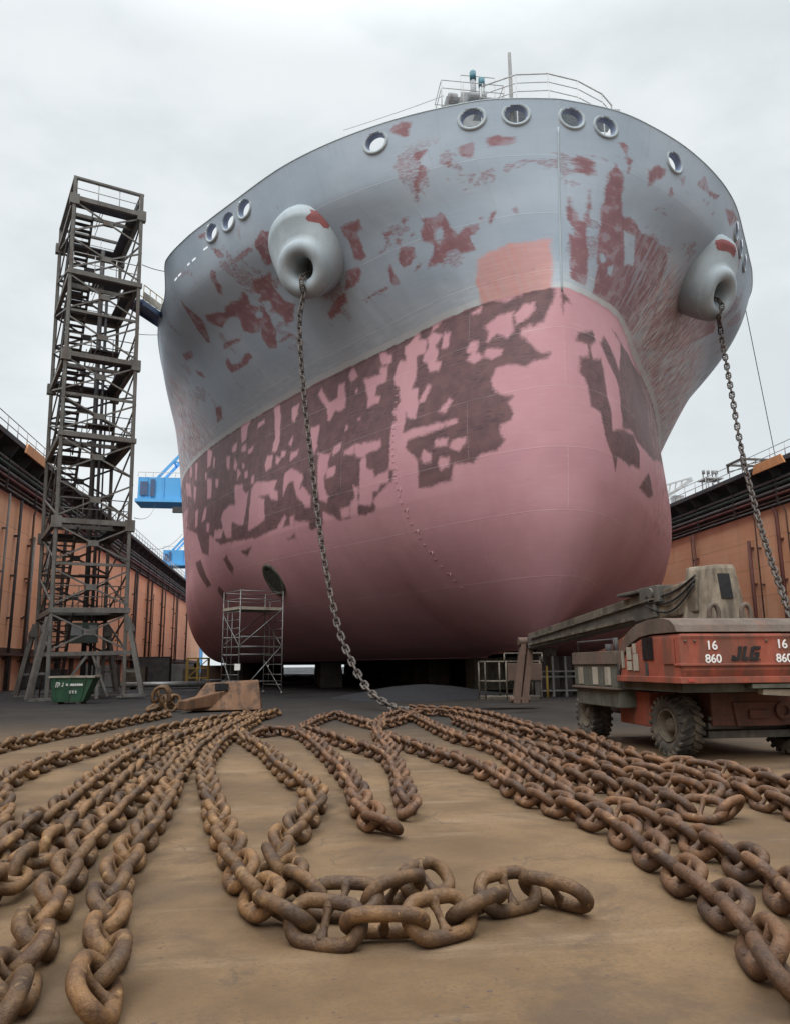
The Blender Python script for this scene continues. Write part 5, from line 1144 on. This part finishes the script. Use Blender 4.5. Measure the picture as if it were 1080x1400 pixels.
# ------------------------------------------------------------------ under and beyond the ship
rr = random.Random(21)
for k in range(14):
    for X in (-5, -2, 3, 11, 19):
        y = 58+k*7
        if (X == 3 and y > 75) or (X == -2 and y < 95) or (X == -5 and y < 66): continue
        b = MB(); b.box((X-.8, y-.6, 0), (X+.8, y+.6, 1.3)); b.box((X-.75, y-.55, 1.3), (X+.75, y+.55, 1.85)); 
        tag(b.build('keel_block', M['concrete'], base=(X, y, 0)), 'concrete docking block with timber cap in the dark under the hull', 'dock block', 'docking blocks under the hull')
# heap of blasting grit
b = MB(); rings = []
for i, r in enumerate(np.linspace(2.9, .05, 12)):
    ring_ = []
    for k in range(40):
        a = 2*math.pi*k/40; rr_ = r*(1+.12*math.sin(3*a+1)+.07*math.sin(7*a+i*.4)); z = .62*(1-(r/2.9)**1.5)+.03*math.sin(5*a+i)
        ring_.append((6.2+rr_*1.5*math.cos(a), 36.6+rr_*math.sin(a), max(0.005, z) if i else -.02))
    rings.append(ring_)
b.quadstrip(rings, True, False, True); gp = b.build('grit_heap', M['grit'], base=(6.2, 36.6, 0)); tag(gp, 'low heap of black blasting grit in the shade under the bow', 'grit heap')
# work cabin and clutter right of centre under the hull
cb_ = thing('work_container', 'dark brown site container under the hull behind the lift basket', 'container', (14.5, 46, 0))
p0, p1 = on_y(648, 900, 44), on_y(726, 900, 44)
b = MB(); b.box((p0.x, 44, .1), (p1.x+1.5, 46.4, 2.35))
for k in np.arange(p0.x+.1, p1.x+1.4, .28): b.box((k, 43.95, .25), (k+.13, 44, 2.2))
b.build('body', M['toolbox'], cb_); b = MB(); b.box((p0.x-.05, 43.93, 2.35), (p1.x+1.55, 46.45, 2.47)); b.build('roof', M['dark_steel'], cb_)
def drum(px, py, mat, label, h=.88, r=.29, Y=None):
    q_ = gnd(px, py) if Y is None else on_y(px, py, Y); d_ = MB(); d_.lathe((q_.x, q_.y, 0), (0, 0, 1), [(.01, 0), (r, 0), (r, .28*h/.88), (r+.015, .3*h/.88), (r, .32*h/.88), (r, .58*h/.88), (r+.015, .6*h/.88), (r, .62*h/.88), (r, h), (r-.03, h), (r-.03, h-.02), (.01, h-.02)], 20)
    o_ = d_.build('oil_drum', M[mat], base=(q_.x, q_.y, 0)); return tag(o_, label, 'drum')
drum(645, 954, 'red_drum', 'red drum standing at the dark edge of the hull, right of the grit heap', .75, .22)
drum(231, 926, 'dark_steel', 'black drum on the floor beyond the stair tower')
drum(285, 927, 'red_drum', 'red drum beside the yellow frame at the foot of the left wall')
drum(200, 929, 'bluebox', 'blue drum near the right foot of the stair tower')
def crate(px, py, Y, w, d, h, mat, label, slats=True, cat='crate', nm='crate'):
    q_ = on_y(px, py, Y); b = MB(); x, y = q_.x, Y
    if slats:
        n = max(2, int(h/.28))
        for k in range(n): b.box((x-w/2, y-d/2, .1+k*h/n), (x+w/2, y-d/2+.05, .1+(k+.85)*h/n)); b.box((x-w/2, y+d/2-.05, .1+k*h/n), (x+w/2, y+d/2, .1+(k+.85)*h/n))
        for xx in (x-w/2, x+w/2-.08): b.box((xx, y-d/2-.02, 0), (xx+.08, y+d/2+.02, h+.12))
        b.box((x-w/2+.08, y-d/2+.06, .1), (x+w/2-.08, y+d/2-.06, h*.9))
    else:
        b.box((x-w/2, y-d/2, .12), (x+w/2, y+d/2, h)); b.box((x-w/2-.04, y-d/2-.04, h), (x+w/2+.04, y+d/2+.04, h+.07)); b.box((x-w/2+.1, y-d/2, 0), (x-w/2+.3, y+d/2, .12)); b.box((x+w/2-.3, y-d/2, 0), (x+w/2-.1, y+d/2, .12))
    return tag(b.build(nm, M[mat], base=(q_.x, Y, 0)), label, cat)
crate(212, 915, 84, 3.2, 1.6, 2.6, 'dark_steel', 'tall dark crate at the foot of the left wall', False)
crate(240, 915, 88, 4.2, 1.8, 1.9, 'pipe_grey', 'long grey slatted stillage right of the tall dark crate')
crate(262, 915, 86, 1.6, 1.4, 1.3, 'timber', 'small timber crate between grey stillage and yellow frame')
crate(296, 915, 96, 3.5, 1.8, 1.7, 'pipe_brown', 'brown slatted crate by the left turn of the hull')
crate(188, 917, 70, 1.6, 1.2, 1.5, 'timber', 'timber crate just right of the stair tower foot')
crate(20, 917, 62, 2.4, 1.6, 1.9, 'dark_steel', 'dark steel box by the wall at the left edge', False)
crate(140, 917, 66, 2.6, 1.6, 1.7, 'pipe_grey', 'grey slatted box seen through the foot of the tower')
crate(70, 917, 64, 2.2, 1.4, 1.4, 'dark_steel', 'low dark box seen behind the green skip', False)
yf = thing('yellow_frame', 'yellow steel lifting frame at the foot of the left wall', 'lifting frame', tuple(gnd(271, 926)))
b = MB(); q_ = on_y(271, 915, 84)
for x in (-1.1, 0, 1.1):
    for y in (-.5, .5): b.box((q_.x+x-.07, 84+y-.07, 0), (q_.x+x+.07, 84+y+.07, 2.5))
for z in (.4, 1.4, 2.4):
    for y in (-.5, .5): b.box((q_.x-1.1, 84+y-.06, z), (q_.x+1.1, 84+y+.06, z+.14))
b.bar((q_.x-1.1, 83.5, .4), (q_.x+1.1, 83.5, 2.4), .09); b.build('frame', M['yellow'], yf)
pb = thing('pipe_stack', 'row of bright pipes lying on timbers beyond the tower foot', 'pipes', (-13, 55, 0))
qa, qb = gnd(165, 943), gnd(262, 939)
for k in range(4):
    b = MB(); b.tube([(qa.x, qa.y+k*.42, .32), (qb.x+2, qa.y+k*.42+.4, .32)], .19, 12); b.build('pipe', M['galv'], pb)
for f in (.1, .5, .9):
    b = MB(); x = qa.x+(qb.x+2-qa.x)*f; b.box((x-.1, qa.y-.4, 0), (x+.1, qa.y+1.9, .13)); b.build('bearer', M['timber'], pb)
# clutter behind the boom, right
crate(765, 925, 44, 4.6, 1.6, 1.9, 'dark_steel', 'dark steel skid behind the lowered boom', False, 'skid', 'steel_skid')
rk = thing('pipe_rack', 'low pipe rack with a yellow post behind the lowered boom', 'rack', tuple(gnd(765, 950)))
b = MB(); y = 36; 
xa, xb = on_y(738, 920, y).x, on_y(790, 920, y).x
for z in (.25, .9, 1.15): b.box((xa, y, z), (xb, y+.7, z+.07))
for x in np.linspace(xa, xb, 4): b.box((x-.05, y-.03, 0), (x+.05, y+.73, 1.9))
b.build('shelf_frame', M['pipe_grey'], rk)
b = MB(); x = on_y(747, 920, 35.6).x; b.tube([(x, 35.6, 0), (x, 35.6, 1.45)], .06, 8); b.build('post', M['yellow'], rk)
bp = thing('rubbish_bag', 'white plastic bag hanging on the pipe rack behind the boom', 'bag', tuple(on_y(757, 945, 35.5)))
b = MB(); q_ = on_y(757, 946, 35.5); b.lathe((q_.x, q_.y, max(.05, q_.z-.25)), (0, 0, 1), [(.02, 0), (.13, .04), (.11, .2), (.03, .36), (.01, .4)], 10); b.build('sack', M['white'], bp)
# person-free far end; stubs of cranes beyond the walls
def crane(name, label, Y, px0, px1, py0, py1, legx):
    c = thing(name, label, 'crane', (legx, Y, 0)); a = on_y(px0, py0, Y); z = on_y(px1, py1, Y)
    b = MB(); d = 7; b.box((a.x, Y, z.z), (z.x+26, Y+d, a.z)); b.box((a.x-.5, Y-.6, z.z-.8), (z.x+26, Y+d+.6, z.z)); 
    for k in range(9): b.box((a.x+2+k*4, Y-.25, z.z), (a.x+2.3+k*4, Y, a.z))
    b.build('machinery_house', M['blue'], c)
    b = MB(); w_ = (z.x-a.x)*.3; b.box((a.x+w_, Y-.5, z.z+.6), (a.x+w_*1.35, Y-.3, a.z-.6)); b.box((a.x+.6, Y-.45, z.z+.9), (a.x+w_*.8, Y-.3, a.z-1.2)); b.build('door', M['gang_deck'], c)
    b = MB(); b.tube([(a.x, Y-.6, a.z+1.1), (z.x+26, Y-.6, a.z+1.1)], .08, 5); [b.tube([(a.x+k*1.8, Y-.6, a.z), (a.x+k*1.8, Y-.6, a.z+1.1)], .06, 5) for k in range(16)]; b.build('guard_rail', M['rail'], c)
    b = MB(); b.box((legx-2, Y+1, 0), (legx+2, Y+5, z.z-.8)); b.box((legx+12, Y+1, 0), (legx+15, Y+5, z.z-.8)); b.build('leg', M['blue'], c)
    b = MB(); t0 = Vector((a.x+(z.x-a.x)*.45, Y+.5, a.z)); t1 = t0+Vector((22, 0, 26))
    for dy in (0, 5): b.bar(t0+Vector((0, dy, 0)), t1+Vector((0, dy, 0)), .55, .6); b.bar(t0+Vector((5, dy, -3)), t1+Vector((5, dy, -4)), .45, .5)
    for k in range(6): q_ = t0.lerp(t1, k/6); b.bar(q_, q_+Vector((5, 0, -1.5+k*.3)), .4); b.bar(q_, q_+Vector((0, 5, 0)), .4)
    b.build('jib', M['blue'], c); return c
c1_ = crane('quay_crane', 'bright blue crane with sloping jib beyond the left dock wall', 190, 190, 246, 652, 683, -24)
b = MB(); q_ = on_y(243, 694, 190); b.box((q_.x-1, 189, q_.z-1.4), (q_.x+4, 190, q_.z)); b.build('lamp_bracket', M['dark_steel'], c1_)
crane('quay_crane', 'lower blue crane house just above the left wall, close to the hull', 250, 224, 250, 752, 770, -30)
def sagwire(name, label, a, b_, sag, r=.03, mat='dark_steel'):
    m_ = MB(); a, b_ = Vector(a), Vector(b_); m_.tube([a.lerp(b_, f)-Vector((0, 0, sag*4*f*(1-f))) for f in np.linspace(0, 1, 16)], r, 5)
    return tag(m_.build(name, M[mat], base=tuple(a)), label, 'cable')
sagwire('power_cable', 'sagging cable from the blue crane to the tower', on_y(213, 690, 186), on_y(184, 708, 60), 1.2)
sagwire('power_cable', 'sagging cable below the blue crane house', on_y(250, 730, 120), on_y(195, 746, 90), 1.2)
sagwire('mooring_wire', 'thin wire from the tower top to the ship bulwark', on_y(195, 362, 43), on_y(236, 372, 46), .1, .025)
sagwire('mooring_wire', 'thin wire from the tower to the ship side lower down', on_y(190, 457, 43), on_y(226, 457, 56), .05, .02)
sagwire('guy_wire', 'thin wire rising to the foredeck winch house', on_y(470, 178, 40), on_y(606, 131, 32.5), .05, .018, 'rail')
sagwire('hanging_rope', 'thin rope hanging from the right side of the ship to the dock wall', on_y(1017, 415, 48), on_y(1060, 628, 55), 0, .03)
# right wall top: steel frame, antenna mast, pale jib
fr = thing('gantry_stand', 'open steel frame on top of the right dock wall', 'frame', (39, 56, 17.1))
b = MB(); q0, q1 = on_y(1005, 650, 56.5), on_y(1040, 640, 56.5); zt_ = on_y(1005, 632, 56.5).z
for x in (q0.x, q1.x+.1):
    for y in (55.5, 57.5): b.bar((x, y, 17.1), (x, y, zt_), .12)
for y in (55.5, 57.5): b.bar((q0.x-.1, y, zt_), (q1.x+.2, y, zt_), .16); b.bar((q0.x, y, 17.2), (q1.x, y, zt_), .07)
for x in (q0.x, q1.x+.1): b.bar((x, 55.4, zt_), (x, 57.6, zt_), .16)
b.build('frame', M['grey_steel'], fr)
ms = thing('antenna_mast', 'pale lattice mast with aerials beyond the right dock wall', 'mast', (55, 110, 0))
b = MB(); q_ = on_y(975, 660, 110); zt_ = on_y(975, 655, 110).z
for dx, dy in ((-.9, 0), (.9, 0), (-.9, 1.8), (.9, 1.8)): b.bar((q_.x+dx, 110+dy, 0), (q_.x+dx, 110+dy, zt_), .16)
for k in range(16):
    z = zt_-1.6*k
    for dx in (-.9,): b.bar((q_.x-.9, 110, z), (q_.x+.9, 110, z-1.6), .1); b.bar((q_.x-.9, 110, z), (q_.x+.9, 110, z), .1)
b.box((q_.x-1.5, 109.5, zt_), (q_.x+1.5, 112.3, zt_+.2)); b.build('lattice', M['rail'], ms)
b = MB()
for dx in (-1.1, -.3, .5, 1.1): b.tube([(q_.x+dx, 111, zt_), (q_.x+dx, 111, zt_+1.5)], .1, 6); b.tube([(q_.x+dx, 110.8, zt_+1.0), (q_.x+dx, 110.8, zt_+1.6)], .25, 8)
b.build('aerial', M['pipe_grey'], ms)
jb = thing('pale_jib', 'pale crane jib showing between the hull and the right wall', 'crane', (40, 130, 0))
b = MB(); q0, q1 = on_y(905, 683, 130), on_y(945, 656, 130)
b.bar(q0, q1, .6); b.bar(q0+Vector((0, 0, 2.5)), q1+Vector((0, 0, .4)), .3); 
for k in range(5): f = k/5; b.bar(q0.lerp(q1, f), (q0+Vector((0, 0, 2.5))).lerp(q1+Vector((0, 0, .4)), f+.1), .2)
b.box((q1.x-3.5, 130.5, 0), (q1.x-1.5, 132, q0.z+1)); b.build('jib', M['rail'], jb)

# ------------------------------------------------------------------ small litter on the floor
b = MB(); rr = random.Random(9)
for k in range(2600):
    Y = 2.6+rr.random()**1.9*22; X = Y*.13+rr.uniform(-1, 1)*Y*.62; s_ = rr.uniform(.0012, .0055)*(1+Y*.06)*(1.8 if rr.random() < .06 else 1); a = rr.random()*3; c_, q_ = math.cos(a)*s_*rr.uniform(1, 2.4), math.sin(a)*s_
    n = len(b.v); h = s_*.5
    b.v += [(X-c_, Y-q_, .001), (X+q_, Y-c_*.6, .001), (X+c_, Y+q_, .001), (X-q_, Y+c_*.6, .001), (X, Y, h)]
    for i in range(4): b.f.append((n+i, n+(i+1) % 4, n+4)); b.sm.append(False)
tag(b.build('grit_chips', M['pipe_brown']), 'small dark chips of rust and grit scattered on the floor', 'grit', kind='stuff')
print('links', NLINK[0], 'objects', len(bpy.data.objects))
